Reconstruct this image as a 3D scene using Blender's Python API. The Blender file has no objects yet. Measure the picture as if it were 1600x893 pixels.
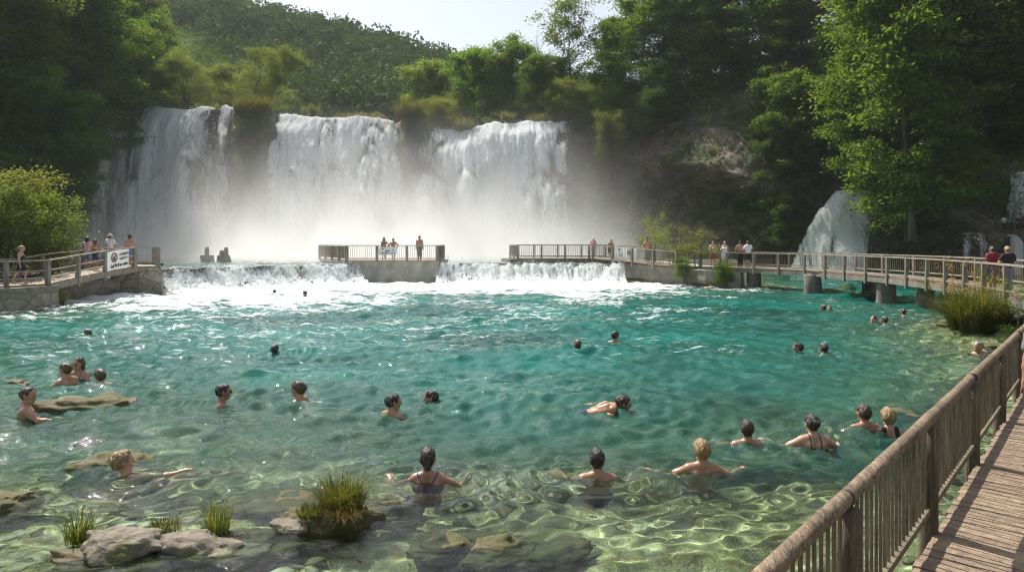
import bpy, math, random
import numpy as np
from mathutils import Vector, Matrix
S = bpy.context.scene
COL = S.collection
F_PX, CAM_H, HOR, CXP = 1150.0, 2.9, 378.0, 800.0      # photo geometry, in pixels of the 1600 px wide photo
R = math.radians
rng = np.random.default_rng(7)

def at_d(px, py, d):
    return np.array([(px-CXP)*d/F_PX, d, CAM_H+(HOR-py)*d/F_PX])
def at_z(px, py, z=0.0):
    return at_d(px, py, F_PX*(CAM_H-z)/(py-HOR))

# ------------------------------------------------------------------ noise
def _h(ix, iy, iz, seed):
    n = (ix.astype(np.int64)*374761393 + iy.astype(np.int64)*668265263 + iz.astype(np.int64)*2147483647 + int(seed)*1274126177) & 0xffffffff
    n = ((n ^ (n >> 13))*1274126177) & 0xffffffff
    n = (n ^ (n >> 16)) & 0xffffffff
    n = (n*2246822519) & 0xffffffff
    return ((n ^ (n >> 15)) & 0xffffff)/float(0xffffff)
def vnoise(x, y, z=0.0, seed=0):
    x, y, z = np.broadcast_arrays(np.asarray(x, float), np.asarray(y, float), np.asarray(z, float))
    ix, iy, iz = np.floor(x), np.floor(y), np.floor(z)
    fx, fy, fz = x-ix, y-iy, z-iz
    fx, fy, fz = [f*f*(3-2*f) for f in (fx, fy, fz)]
    r = 0
    for a in (0, 1):
        for b in (0, 1):
            for c in (0, 1):
                w = (fx if a else 1-fx)*(fy if b else 1-fy)*(fz if c else 1-fz)
                r = r + w*_h(ix+a, iy+b, iz+c, seed)
    return r*2-1
def fbm(x, y, z=0.0, seed=0, oct=4, lac=2.03, gain=.5):
    r, a, t = 0, 1.0, 0
    x, y, z = np.asarray(x, float), np.asarray(y, float), np.asarray(z, float)
    for k in range(oct):
        r = r + a*vnoise(x, y, z, seed+k*17); t += a
        x, y, z, a = x*lac+3.1, y*lac+1.7, z*lac+5.3, a*gain
    return r/t
def sstep(x, a, b):
    t = np.clip((np.asarray(x, float)-a)/(b-a), 0, 1)
    return t*t*(3-2*t)

# ------------------------------------------------------------------ mesh helpers
def unit(v):
    v = np.asarray(v, float); return v/max(np.linalg.norm(v), 1e-9)
class MB:
    """collects pieces that become ONE mesh"""
    def __init__(s): s.v = []; s.f = []; s.n = 0
    def add(s, V, F, m=0):
        V = np.asarray(V, float).reshape(-1, 3)
        for f in (F if isinstance(F, list) else [F]):
            f = np.atleast_2d(np.asarray(f, dtype=np.int64))
            if f.size: s.f.append((f+s.n, m))
        s.v.append(V); s.n += len(V); return s
    def box(s, c, size, rz=0.0, m=0, R3=None):
        x, y, z = np.asarray(size, float)/2
        V = np.array([[a, b, d] for a in (-x, x) for b in (-y, y) for d in (-z, z)])
        if R3 is not None: V = V@np.asarray(R3).T
        elif rz:
            ca, sa = math.cos(rz), math.sin(rz); V = V@np.array([[ca, sa, 0], [-sa, ca, 0], [0, 0, 1]])
        return s.add(V+np.asarray(c), [[0, 1, 3, 2], [4, 6, 7, 5], [0, 4, 5, 1], [2, 3, 7, 6], [0, 2, 6, 4], [1, 5, 7, 3]], m)
    def bar(s, a, b, w, h, m=0, roll=None):
        """box beam from a to b, w wide, h high"""
        a, b = np.asarray(a, float), np.asarray(b, float); d = b-a; L = np.linalg.norm(d); t = d/L
        up = np.array([0, 0, 1.0]) if abs(t[2]) < .95 else np.array([1.0, 0, 0])
        if roll is not None: up = np.asarray(roll, float)
        sx = unit(np.cross(t, up)); uz = np.cross(sx, t)
        return s.box((a+b)/2, (w, L, h), R3=np.stack([sx, t, uz], 1), m=m)
    def tube(s, P, rad, n=8, cap=True, m=0, wob=0.0, seed=0):
        P = np.asarray(P, float); rad = np.broadcast_to(np.asarray(rad, float), (len(P),))
        T = np.gradient(P, axis=0); T /= np.maximum(np.linalg.norm(T, axis=1, keepdims=True), 1e-9)
        up = np.array([0, 0, 1.0]) if abs(T[0][2]) < .9 else np.array([1.0, 0, 0])
        rings = []
        u = unit(np.cross(T[0], up))
        for i in range(len(P)):
            u = unit(u-T[i]*np.dot(u, T[i])); w = np.cross(T[i], u)
            a = np.linspace(0, 2*math.pi, n, endpoint=False)
            rr = rad[i]*(1+(wob*vnoise(np.cos(a)*1.5+i*.7, np.sin(a)*1.5, i*.45, seed) if wob else 0))
            rings.append(P[i]+np.outer(np.cos(a)*rr, u)+np.outer(np.sin(a)*rr, w))
        V = np.concatenate(rings); k = np.arange(n); F = []
        for i in range(len(P)-1):
            F.append(np.stack([i*n+k, i*n+(k+1) % n, (i+1)*n+(k+1) % n, (i+1)*n+k], 1))
        F = [np.concatenate(F)]
        if cap:
            F += [np.array([list(range(n))[::-1]]), np.array([[(len(P)-1)*n+j for j in range(n)]])]
        return s.add(V, F, m)
    def build(s, name, mats, parent=None, smooth=False, attrs=None, loc=None):
        V = np.concatenate(s.v) if s.v else np.zeros((0, 3))
        me = bpy.data.meshes.new(name)
        me.vertices.add(len(V)); me.vertices.foreach_set('co', V.astype(np.float32).ravel())
        idx = np.concatenate([f.ravel() for f, m in s.f]); tot = np.concatenate([np.full(len(f), f.shape[1]) for f, m in s.f])
        mi = np.concatenate([np.full(len(f), m) for f, m in s.f])
        st = np.concatenate([[0], np.cumsum(tot)[:-1]])
        me.loops.add(len(idx)); me.loops.foreach_set('vertex_index', idx.astype(np.int32))
        me.polygons.add(len(tot)); me.polygons.foreach_set('loop_start', st.astype(np.int32))
        me.polygons.foreach_set('material_index', mi.astype(np.int32))
        me.polygons.foreach_set('use_smooth', np.full(len(tot), bool(smooth)))
        me.update(calc_edges=True)
        for k, a in (attrs or {}).items():
            at = me.attributes.new(k, 'FLOAT', 'POINT'); at.data.foreach_set('value', np.asarray(a, np.float32).ravel())
        for mm in (mats if isinstance(mats, (list, tuple)) else [mats]): me.materials.append(mm)
        o = bpy.data.objects.new(name, me); COL.objects.link(o)
        if parent is not None: o.parent = parent
        if loc is not None: o.location = loc
        return o
def gridf(nx, ny):
    i, j = np.meshgrid(np.arange(nx-1), np.arange(ny-1)); q = (j*nx+i).ravel()
    return np.stack([q, q+1, q+1+nx, q+nx], 1)
def thing(name, label, cat, loc=(0, 0, 0), rz=0.0, group=None):
    o = bpy.data.objects.new(name, None); COL.objects.link(o); o.location = [float(c) for c in loc]; o.rotation_euler = (0, 0, rz)
    o.empty_display_size = .1
    return tag(o, label, cat, group)
def tag(o, label, cat, group=None, kind=None):
    o['label'] = label; o['category'] = cat
    if group: o['group'] = group
    if kind: o['kind'] = kind
    return o
def struct(o): o['kind'] = 'structure'; return o
def copy_thing(root, loc, rz=0.0, sc=1.0, label=None, name=None):
    r = root.copy(); COL.objects.link(r); r.location = [float(c) for c in loc]; r.rotation_euler = (0, 0, rz)
    r.scale = (sc, sc, sc) if np.isscalar(sc) else sc
    if label: r['label'] = label
    for ch in list(root.children):
        c = ch.copy(); COL.objects.link(c); c.parent = r
        for g in ch.children:
            d = g.copy(); COL.objects.link(d); d.parent = c
    return r

# ------------------------------------------------------------------ material helpers
class NT:
    def __init__(s, name):
        s.m = bpy.data.materials.new(name); s.m.use_nodes = True; s.t = s.m.node_tree; s.t.nodes.clear()
        s.out = s.t.nodes.new('ShaderNodeOutputMaterial')
    def n(s, kind, **kw):
        nd = s.t.nodes.new('ShaderNode'+kind)
        for k, v in kw.items():
            k2 = k.replace('_', ' ')
            if k in ('operation', 'blend_type', 'data_type', 'attribute_name', 'feature', 'distance', 'interpolation_type', 'bands_direction', 'wave_type', 'noise_dimensions', 'voronoi_dimensions', 'distribution', 'normalize'):
                setattr(nd, k, v)
            else:
                key = int(k[1:]) if k[0] == 'i' and k[1:].isdigit() else k2
                if isinstance(v, bpy.types.NodeSocket): s.t.links.new(v, nd.inputs[key])
                else:
                    if isinstance(v, tuple) and len(v) == 3 and nd.inputs[key].type == 'RGBA': v = v+(1,)
                    nd.inputs[key].default_value = v
        return nd
    def obj(s): return s.n('TexCoord').outputs['Object']
    def noise(s, vec, scale, detail=4, rough=.55, sc=None, dist=0.0):
        if sc is not None: vec = s.n('Mapping', Vector=vec, Scale=sc).outputs[0]
        return s.n('TexNoise', Vector=vec, Scale=scale, Detail=detail, Roughness=rough, Distortion=dist).outputs[0]
    def ramp(s, fac, stops):
        nd = s.t.nodes.new('ShaderNodeValToRGB'); s.t.links.new(fac, nd.inputs[0]); e = nd.color_ramp.elements
        while len(e) < len(stops): e.new(.5)
        for x, (p, c) in zip(e, stops):
            x.position = p; x.color = c+(1,) if len(c) == 3 else c
        return nd.outputs[0]
    def mapr(s, v, a, b, c=0.0, d=1.0): return s.n('MapRange', Value=v, i1=a, i2=b, i3=c, i4=d).outputs[0]
    def math(s, op, a, b=0.0):
        nd = s.n('Math', operation=op)
        for i, x in enumerate((a, b)):
            if isinstance(x, bpy.types.NodeSocket): s.t.links.new(x, nd.inputs[i])
            else: nd.inputs[i].default_value = x
        return nd.outputs[0]
    def mixc(s, fac, a, b, mode='MIX'):
        nd = s.t.nodes.new('ShaderNodeMix'); nd.data_type = 'RGBA'; nd.blend_type = mode
        for k, x in ((0, fac), (6, a), (7, b)):
            if isinstance(x, bpy.types.NodeSocket): s.t.links.new(x, nd.inputs[k])
            else: nd.inputs[k].default_value = (x+(1,) if isinstance(x, tuple) and len(x) == 3 else x)
        return nd.outputs[2]
    def bump(s, h, strength=.5, dist=.02): return s.n('Bump', Height=h, Strength=strength, Distance=dist).outputs[0]
    def bsdf(s, col, rough=.8, normal=None, **kw):
        nd = s.n('BsdfPrincipled', Base_Color=col, Roughness=rough, **kw)
        if normal is not None: s.t.links.new(normal, nd.inputs['Normal'])
        return nd.outputs[0]
    def mix(s, fac, a, b):
        nd = s.t.nodes.new('ShaderNodeMixShader')
        if isinstance(fac, bpy.types.NodeSocket): s.t.links.new(fac, nd.inputs[0])
        else: nd.inputs[0].default_value = fac
        s.t.links.new(a, nd.inputs[1]); s.t.links.new(b, nd.inputs[2]); return nd.outputs[0]
    def done(s, surf=None, vol=None):
        if surf is not None: s.t.links.new(surf, s.out.inputs['Surface'])
        if vol is not None: s.t.links.new(vol, s.out.inputs['Volume'])
        return s.m
def plain(name, col, rough=.7, var=.25, scale=8.0, bump=0.0, bscale=40.0, sc=None, **kw):
    """solid colour broken by a soft noise"""
    k = NT(name); v = k.obj(); n = k.noise(v, scale, 5, .6, sc)
    lo = tuple(c*(1-var) for c in col); hi = tuple(min(1, c*(1+var)) for c in col)
    c = k.ramp(n, [(.3, lo), (.7, hi)])
    nm = k.bump(k.noise(v, bscale, 4, .6, sc), .6, bump) if bump else None
    return k.done(k.bsdf(c, rough, nm, **kw))
def leaf_mat(name, c1, c2, trans=.45, seedscale=1.0):
    k = NT(name); oi = k.n('ObjectInfo'); v = k.obj()
    n = k.noise(v, .8*seedscale, 3)
    g = k.noise(v, 9.0, 1)
    c = k.ramp(n, [(.3, c1), (.7, c2)])
    c = k.mixc(k.mapr(g, .3, .7, 0, .5), c, k.mixc(1.0, c, (1.3, 1.2, .8), 'MULTIPLY'))
    hs = k.n('HueSaturation', Color=c, Hue=k.mapr(oi.outputs['Random'], 0, 1, .478, .515), Saturation=1.0, Value=k.mapr(oi.outputs['Random'], 0, 1, .8, 1.2)).outputs[0]
    d = k.n('BsdfDiffuse', Color=hs).outputs[0]
    t = k.n('BsdfTranslucent', Color=k.mixc(1.0, hs, (1.65, 1.65, .7), 'MULTIPLY')).outputs[0]
    g = k.n('BsdfGlossy', Color=(.5, .55, .5), Roughness=.6).outputs[0]
    return k.done(k.mix(.025, k.mix(trans, d, t), g))
# ------------------------------------------------------------------ materials
M = {}
def rock_mat(name, pale, dark, moss=.3, scale=1.0, mosscol=(.06, .075, .015), ck=.25):
    k = NT(name); v = k.obj()
    n1 = k.noise(v, 1.3*scale, 8, .65); n2 = k.noise(v, 6*scale, 6, .7); n3 = k.noise(v, .6*scale, 4, .5)
    vo = k.n('TexVoronoi', Vector=k.n('Mapping', Vector=v, Scale=(1, 1, 2.2)).outputs[0], Scale=2.2*scale, feature='DISTANCE_TO_EDGE').outputs[0]
    crack = k.mapr(vo, 0.0, .05)
    c = k.ramp(n1, [(.3, dark), (.5, tuple((a+b)/2 for a, b in zip(pale, dark))), (.72, pale)])
    c = k.mixc(k.mapr(n2, .45, .75, 0, .5), c, tuple(x*.45 for x in dark))
    geo = k.n('NewGeometry'); up = k.n('SeparateXYZ', Vector=geo.outputs['Normal']).outputs[2]
    mo = k.math('MULTIPLY', k.mapr(n3, .62-moss*.5, .72-moss*.4), k.mapr(up, -.3, .6))
    c = k.mixc(mo, c, k.mixc(n2, mosscol, tuple(x*1.7 for x in mosscol)))
    hgt = k.math('ADD', k.math('MULTIPLY', n2, .5), k.math('ADD', n1, k.math('MULTIPLY', crack, ck)))
    return k.done(k.bsdf(c, .85, k.bump(hgt, .9, .12/scale)))
M['rock'] = rock_mat('limestone', (.33, .285, .22), (.10, .082, .06), .15, 3.0, ck=.05)
M['rock_moss'] = rock_mat('mossy_stone', (.17, .145, .085), (.05, .042, .024), .7, 4.0, (.05, .05, .012), ck=.03)
M['bedrock'] = rock_mat('wet_brown_rock', (.25, .205, .125), (.075, .058, .03), .5, 4.0, (.055, .052, .014), ck=.03)
M['cliff'] = rock_mat('cliff_rock', (.27, .215, .16), (.065, .05, .036), .3, .45, (.03, .04, .012))
M['hillside'] = rock_mat('hillside_earth', (.06, .062, .035), (.022, .024, .013), .85, .5, (.025, .04, .012))
M['hill'] = plain('hill_ground', (.05, .075, .03), .95, .3, .05)

def bed_mat():
    k = NT('river_bed_stones'); v = k.obj()
    n1 = k.noise(v, .7, 6, .6); n2 = k.noise(v, 3.5, 6, .7); n3 = k.noise(v, 14, 4, .6)
    vo = k.n('TexVoronoi', Vector=v, Scale=2.6, Randomness=1.0).outputs['Color']
    stone = k.n('SeparateColor', Color=vo).outputs[0]
    c = k.ramp(n1, [(.3, (.2, .18, .09)), (.5, (.47, .43, .25)), (.7, (.7, .65, .46))])
    c = k.mixc(k.mapr(stone, 0, 1, 0, .45), c, (.2, .19, .06))
    c = k.mixc(k.mapr(n2, .48, .62, 0, .85), c, (.17, .135, .04))
    c = k.mixc(k.mapr(n3, .55, .75, 0, .5), c, (.72, .68, .5))
    zz = k.n('SeparateXYZ', Vector=v).outputs[2]          # the banks above the waterline are earth and grass
    c = k.mixc(k.mapr(k.math('ADD', zz, k.math('MULTIPLY', n2, .25)), .18, .34), c, k.ramp(n1, [(.35, (.05, .055, .02)), (.6, (.11, .10, .06))]))
    return k.done(k.bsdf(c, .9, k.bump(k.math('ADD', n2, n3), .8, .08)))
M['bed'] = bed_mat()

def water_mat(name, deep, shallow_tint, rip=6.0, rough=.06, ripd=.02, shallow=(.035, .195, .135)):
    """clear water over the bed; the attribute 'murk' is how much of the view the scattering water body takes, 'foam' how foamy the surface is"""
    k = NT(name); v = k.obj()
    n = k.noise(v, rip, 5, .6, (1, 1.5, 1))
    bp = k.bump(n, .55, ripd)
    bp = k.n('Bump', Height=k.noise(v, rip*3.6, 3, .6, (1, 1.35, 1)), Strength=.22, Distance=ripd*.5, Normal=bp).outputs[0]
    rf = k.n('BsdfRefraction', Color=shallow_tint, Roughness=0.0, IOR=1.33).outputs[0]
    big = k.noise(v, .16, 4, .6, (1, 1.6, 1), .6)
    dc = k.mixc(k.mapr(big, .35, .65), tuple(c*.55 for c in deep), tuple(min(1, c*1.35) for c in deep))
    mk = k.n('Attribute', attribute_name='murk').outputs['Fac']
    dc = k.mixc(k.mapr(mk, .15, .92), shallow, dc)
    df = k.n('BsdfDiffuse', Color=dc, Normal=bp).outputs[0]
    gl = k.n('BsdfGlossy', Color=(1, 1, 1), Roughness=rough, Normal=bp).outputs[0]
    fr = k.n('Fresnel', IOR=1.33, Normal=bp).outputs[0]
    murk = k.n('Attribute', attribute_name='murk').outputs['Fac']
    body = k.mix(murk, rf, df)
    w = k.mix(fr, body, gl)
    foam = k.n('Attribute', attribute_name='foam').outputs['Fac']
    f1 = k.noise(v, 1.0, 8, .68, (.42, 1.5, 1), 1.4); f2 = k.noise(v, 5.0, 4, .7, (.6, 1.3, 1), .8)
    fm = k.math('ADD', k.math('MULTIPLY', k.mapr(f1, .3, .7), .66), k.math('MULTIPLY', k.mapr(f2, .28, .72), .34))
    # foam covers where the noise is above a threshold that falls as the foam attribute rises
    th = k.math('SUBTRACT', k.math('ADD', fm, foam), .98)
    fa = k.mapr(th, -.06, .22)
    fl = k.mapr(k.noise(v, 2.6, 6, .74, (.5, 1.9, 1), .7), .585, .67)  # white flecks painted in for sun sparkle as well as small whitecaps
    fa = k.math('MAXIMUM', fa, k.math('MULTIPLY', fl, k.n('Attribute', attribute_name='sparkle_fleck').outputs['Fac']))
    fo = k.n('BsdfDiffuse', Color=(.82, .86, .86), Normal=k.bump(f2, .8, .05)).outputs[0]
    return k.done(k.mix(fa, w, fo))
M['water'] = water_mat('clear_pool_water', (.003, .115, .095), (.82, .97, .87), 7.0, .018, .036)
M['river'] = water_mat('upper_river_water', (.05, .10, .085), (.8, .95, .9), 3.0, .05, .05, (.05, .1, .085))

def fall_mat(name, tint=(.93, .95, .96), sx=1.6, sz=.16, fine=9.0):
    k = NT(name); v = k.obj()
    a = k.noise(v, 1.0, 6, .62, (sx, .6, sz), .4)
    b = k.noise(v, fine, 4, .75, (1, .5, .22))
    g = k.noise(v, fine*2.2, 2, .7, (1, 1, .6))
    cov = k.n('Attribute', attribute_name='cov').outputs['Fac']
    s = k.math('ADD', k.math('MULTIPLY', a, .62), k.math('ADD', k.math('MULTIPLY', b, .26), k.math('MULTIPLY', g, .12)))
    al = k.mapr(k.math('SUBTRACT', k.math('ADD', s, cov), 1.0), -.05, .09)
    c = k.mixc(k.mapr(b, .3, .7), tuple(x*.86 for x in tint), tint)
    nm = k.bump(k.math('ADD', b, g), .8, .05)
    d = k.n('BsdfDiffuse', Color=c, Normal=nm).outputs[0]; t = k.n('BsdfTranslucent', Color=c, Normal=nm).outputs[0]
    return k.done(k.mix(al, k.n('BsdfTransparent').outputs[0], k.mix(.5, d, t)))
M['fall'] = fall_mat('falling_white_water')
M['cascade'] = fall_mat('weir_white_water', (.93, .95, .95), 3.0, .5, 7.0)
def spray_mat():
    k = NT('spray_drops'); d = k.n('BsdfDiffuse', Color=(.9, .92, .94)).outputs[0]; t = k.n('BsdfTranslucent', Color=(.9, .92, .94)).outputs[0]
    return k.done(k.mix(.5, d, t))
M['spray'] = spray_mat()

def wood_mat(name, pale, dark, along='x', scale=1.0):
    k = NT(name); v = k.obj()
    sc = {'x': (.25, 4, 4), 'y': (4, .25, 4), 'z': (4, 4, .25)}[along]
    g = k.noise(v, 9*scale, 8, .7, sc, .6); b = k.noise(v, 2.2*scale, 5, .6); f = k.noise(v, 40*scale, 3, .6)
    c = k.ramp(g, [(.36, dark), (.5, tuple((a+b2)/2 for a, b2 in zip(pale, dark))), (.64, pale)])
    c = k.mixc(k.mapr(b, .45, .75, 0, .65), c, tuple(x*.6 for x in dark))
    c = k.mixc(k.mapr(f, .6, .7, 0, .4), c, tuple(x*.5 for x in dark))
    return k.done(k.bsdf(c, .8, k.bump(k.math('ADD', g, k.math('MULTIPLY', f, .3)), .9, .022)))
M['log'] = wood_mat('weathered_log', (.35, .255, .165), (.075, .05, .03), 'y')
M['postwood'] = wood_mat('weathered_post', (.21, .165, .115), (.05, .036, .024), 'z')
M['slat'] = wood_mat('baluster_wood', (.30, .255, .17), (.10, .078, .046), 'z')
M['railwood'] = wood_mat('grey_rail_wood', (.40, .355, .29), (.18, .155, .125), 'y', .6)
M['greypost'] = wood_mat('grey_post_wood', (.30, .265, .215), (.12, .105, .085), 'z', .6)
def deck_mat():
    k = NT('deck_planks'); v = k.obj(); oi = k.n('NewGeometry')
    rnd = oi.outputs['Random Per Island']
    g = k.noise(v, 7, 7, .7, (1.4, 1.4, 1.4), .8); f = k.noise(v, 45, 3)
    c = k.ramp(g, [(.3, (.13, .095, .065)), (.5, (.25, .185, .13)), (.7, (.36, .265, .175))])
    c = k.mixc(1.0, c, k.ramp(rnd, [(0, (.68, .66, .66)), (1, (1.15, 1.12, 1.08))]), 'MULTIPLY')
    c = k.mixc(k.mapr(f, .58, .7, 0, .4), c, (.05, .035, .025))
    return k.done(k.bsdf(c, .75, k.bump(k.math('ADD', g, f), .7, .008)))
M['deck'] = deck_mat()
def stone_wall_mat():
    k = NT('block_stone_wall'); v = k.obj()
    wv = k.n('VectorMath', i0=v, i1=k.n('VectorMath', i0=k.n('TexNoise', Vector=v, Scale=2.5, Detail=3.0).outputs['Color'], i1=(.28, .28, .28), operation='MULTIPLY').outputs[0], operation='ADD').outputs[0]
    vo = k.n('TexVoronoi', Vector=k.n('Mapping', Vector=wv, Scale=(1.2, 1.2, 2.0)).outputs[0], Scale=1.0, feature='DISTANCE_TO_EDGE', Randomness=.75)
    vc = k.n('TexVoronoi', Vector=k.n('Mapping', Vector=wv, Scale=(1.2, 1.2, 2.0)).outputs[0], Scale=1.0, Randomness=.75).outputs['Color']
    cell = k.n('SeparateColor', Color=vc).outputs[0]
    e = k.mapr(vo.outputs[0], .0, .07); n = k.noise(v, 5, 7, .7); n2 = k.noise(v, 1.0, 4)
    c = k.mixc(cell, (.19, .17, .135), (.34, .31, .255))
    c = k.mixc(k.mapr(n, .4, .7, 0, .7), c, (.14, .125, .09))
    c = k.mixc(k.mapr(e, 0, 1, .5, 0), c, (.13, .115, .085))
    c = k.mixc(k.mapr(n2, .55, .7, 0, .6), c, (.10, .10, .05))
    return k.done(k.bsdf(c, .9, k.bump(k.math('ADD', k.math('MULTIPLY', e, .6), n), 1.0, .06)))
M['stone'] = stone_wall_mat()
M['concrete'] = plain('weathered_concrete', (.27, .26, .22), .9, .3, 1.6, .03, 9)
M['pier'] = plain('old_pier_concrete', (.17, .155, .13), .9, .5, 2.2, .06, 8)
M['bark'] = wood_mat('tree_bark', (.16, .13, .095), (.05, .04, .03), 'z', .5)
M['deadwood'] = plain('bare_grey_twigs', (.24, .2, .18), .9)
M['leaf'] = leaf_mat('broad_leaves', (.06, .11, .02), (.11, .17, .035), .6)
M['leafbright'] = leaf_mat('sunny_leaves', (.065, .115, .018), (.11, .17, .03), .55)  # leaf copy for sunlit trees; part of the sunlight is put into the colour
M['leafdark'] = leaf_mat('dark_leaves', (.045, .08, .018), (.085, .135, .03), .6)  # darker leaf copy: partly darker kinds of tree, partly shade put into the colour
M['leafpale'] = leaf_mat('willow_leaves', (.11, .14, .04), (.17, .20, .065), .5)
M['leafhill'] = leaf_mat('far_wood_leaves', (.035, .075, .022), (.085, .14, .045), .2, .06)
M['undergrowth'] = leaf_mat('undergrowth_leaves', (.038, .07, .016), (.08, .12, .028), .5, .4)
M['grass'] = leaf_mat('grass_blades', (.045, .075, .014), (.10, .135, .03), .4, 2.0)
M['drygrass'] = leaf_mat('dry_grass_blades', (.13, .105, .04), (.2, .15, .07), .4, 2.0)
M['seedhead'] = leaf_mat('reddish_seed_heads', (.25, .12, .05), (.3, .16, .07), .4)

SKIN = {}
for nm, c in (('fair', (.52, .30, .21)), ('tan', (.40, .215, .13)), ('olive', (.31, .165, .095)), ('pale', (.6, .38, .29))):
    k = NT('skin_'+nm); v = k.obj(); n = k.noise(v, 7, 3)
    col = k.ramp(n, [(.3, tuple(x*.88 for x in c)), (.7, tuple(min(1, x*1.1) for x in c))])
    SKIN[nm] = k.done(k.bsdf(col, .3, k.bump(k.noise(v, 60, 3), .25, .004)))
M['eye'] = plain('dark_eyes', (.02, .015, .012), .2, .1)
M['lip'] = plain('lips', (.33, .11, .09), .5, .1)
HAIR = {}
for nm, c in (('black', (.012, .01, .009)), ('dark', (.03, .019, .012)), ('brown', (.075, .042, .02)), ('blond', (.27, .175, .08)), ('grey', (.28, .26, .24)), ('sandy', (.27, .16, .07))):
    k = NT('hair_'+nm); v = k.obj(); n = k.noise(v, 42, 5, .7, (1, 1, .22), .5)
    HAIR[nm] = k.done(k.bsdf(k.ramp(n, [(.35, tuple(x*.4 for x in c)), (.65, tuple(x*1.6 for x in c))]), .36, k.bump(n, 1.0, .015)))
CLOTH = {}
for nm, c in (('black', (.013, .013, .016)), ('navy', (.018, .03, .085)), ('blue', (.06, .13, .3)), ('white', (.75, .76, .8)), ('red', (.42, .045, .04)), ('maroon', (.22, .022, .035)),
              ('purple', (.14, .08, .22)), ('teal', (.03, .22, .24)), ('grey', (.2, .2, .19)), ('denim', (.13, .22, .36)), ('pink', (.6, .4, .42)), ('straw', (.55, .45, .28)), ('cream', (.66, .58, .46)), ('brown', (.16, .1, .06)), ('darkred', (.2, .03, .02))):
    CLOTH[nm] = plain('cloth_'+nm, c, .8, .12, 12, .004, 60)
M['signwhite'] = plain('banner_sheet', (.78, .78, .74), .6, .05, 2)
M['signgrey'] = plain('faded_banner_sheet', (.5, .52, .5), .6, .1, 4)
M['signdark'] = plain('dark_lettering', (.03, .035, .05), .6, .05)
M['signred'] = plain('red_brown_ring', (.2, .06, .045), .6, .05)
M['signteal'] = plain('teal_marks', (.10, .32, .36), .6, .05)
M['signnavy'] = plain('navy_emblem', (.05, .055, .14), .6, .05)
M['shoe'] = plain('dark_shoes', (.03, .03, .035), .6)
M['shoepale'] = plain('pale_soles', (.5, .5, .5), .6)
# ------------------------------------------------------------------ swimmers' places are needed for the rings they make in the water
# key, px of head, py of crown, py of waterline
SWIM = [
 ('a', 138, 514, 527), ('b', 104, 567, 604), ('c', 124, 558, 592), ('d', 157, 577, 601), ('e', 41, 605, 647), ('f', 347, 600, 634),
 ('g', 468, 596, 630), ('h', 613, 616, 648), ('i', 701, 601, 630), ('j', 209, 694, 742), ('k', 668, 700, 758), ('l', 933, 702, 748),
 ('m', 1097, 688, 737), ('n', 1168, 657, 690), ('o', 1270, 648, 694), ('p', 1351, 632, 676), ('q', 1389, 638, 678), ('r', 1011, 618, 645),
 ('s', 903, 531, 549), ('t', 961, 517, 536), ('u', 429, 538, 556), ('v', 429, 452, 460), ('w', 477, 454, 462), ('x', 1249, 535, 551),
 ('y', 1288, 536, 552), ('z', 1366, 493, 505), ('A', 1383, 494, 506), ('B', 1412, 482, 493), ('C', 1287, 476, 484), ('D', 1296, 477, 485), ('E', 1530, 533, 554), ('F', 1524, 580, 600), ('G', 1170, 434, 442)]
SWXY = {k: at_z(px, wy) for k, px, ty, wy in SWIM}

# ------------------------------------------------------------------ pool outline and bed
POLY = np.array([(-27, -9), (-7.5, -9), (13, 17.6), (15.0, 23.5), (19.5, 28.5), (30, 40), (44, 56), (40, 70), (34, 74), (26, 77), (20, 72), (17.2, 60), (15.3, 50), (13.2, 47), (9.6, 51), (8.2, 54),
                 (-5.3, 54), (-11.8, 53), (-20.9, 43.3), (-19.4, 40.9), (-21.6, 39.9), (-22.6, 35), (-21.6, 31), (-27, 27)], float)
def sdist(x, y, P=POLY):
    """distance to the outline, positive outside"""
    x, y = np.asarray(x, float), np.asarray(y, float); d = np.full(x.shape, 1e9); ins = np.zeros(x.shape, bool)
    for a, b in zip(P, np.roll(P, -1, 0)):
        e = b-a; t = np.clip(((x-a[0])*e[0]+(y-a[1])*e[1])/(e@e), 0, 1)
        d = np.minimum(d, np.hypot(x-a[0]-t*e[0], y-a[1]-t*e[1]))
        c = (a[1] <= y) != (b[1] <= y)
        xi = a[0]+(y-a[1])*e[0]/(e[1] if e[1] else 1e-9)
        ins ^= c & (x < xi)
    return np.where(ins, -d, d)
def bed_z(x, y):
    sd = sdist(x, y)+.8*fbm(x*.35, y*.35, 0, 5, 3)
    dd = .38+.55*sstep(y, 7, 11)+3.0*sstep(y+.42*np.minimum(x+3.5, 0)-.05*np.maximum(x,0)+2.2*fbm(x*.22, y*.22, 0, 13, 3), 9.5, 23)
    depth = np.minimum(dd, .12+.38*np.maximum(-sd, 0))+.10*fbm(x*.9, y*.9, 0, 9, 3)+.05*fbm(x*3, y*3, 0, 21, 2)
    land = np.minimum(1.05, .02+.34*sd)+.12*fbm(x*.6, y*.6, 0, 11, 3)
    return np.where(sd > 0, land, -np.maximum(depth, .05))
def persp_grid(nx, ny, y0, y1, lo, hi):
    Yr = np.exp(np.linspace(math.log(y0), math.log(y1), ny)); Y = np.repeat(Yr[:, None], nx, 1)
    u = np.linspace(0, 1, nx)[None, :]
    return lo(Yr)[:, None]*(1-u)+hi(Yr)[:, None]*u, Y
X, Y = persp_grid(330, 330, 3.0, 104, lambda y: -8-.82*y, lambda y: 8+.82*y)
Z = bed_z(X, Y)
bed = struct(MB().add(np.stack([X, Y, Z], -1).reshape(-1, 3), gridf(330, 330)).build('river_bed', M['bed'], smooth=True))
bed.cycles.is_caustics_receiver = True
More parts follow.
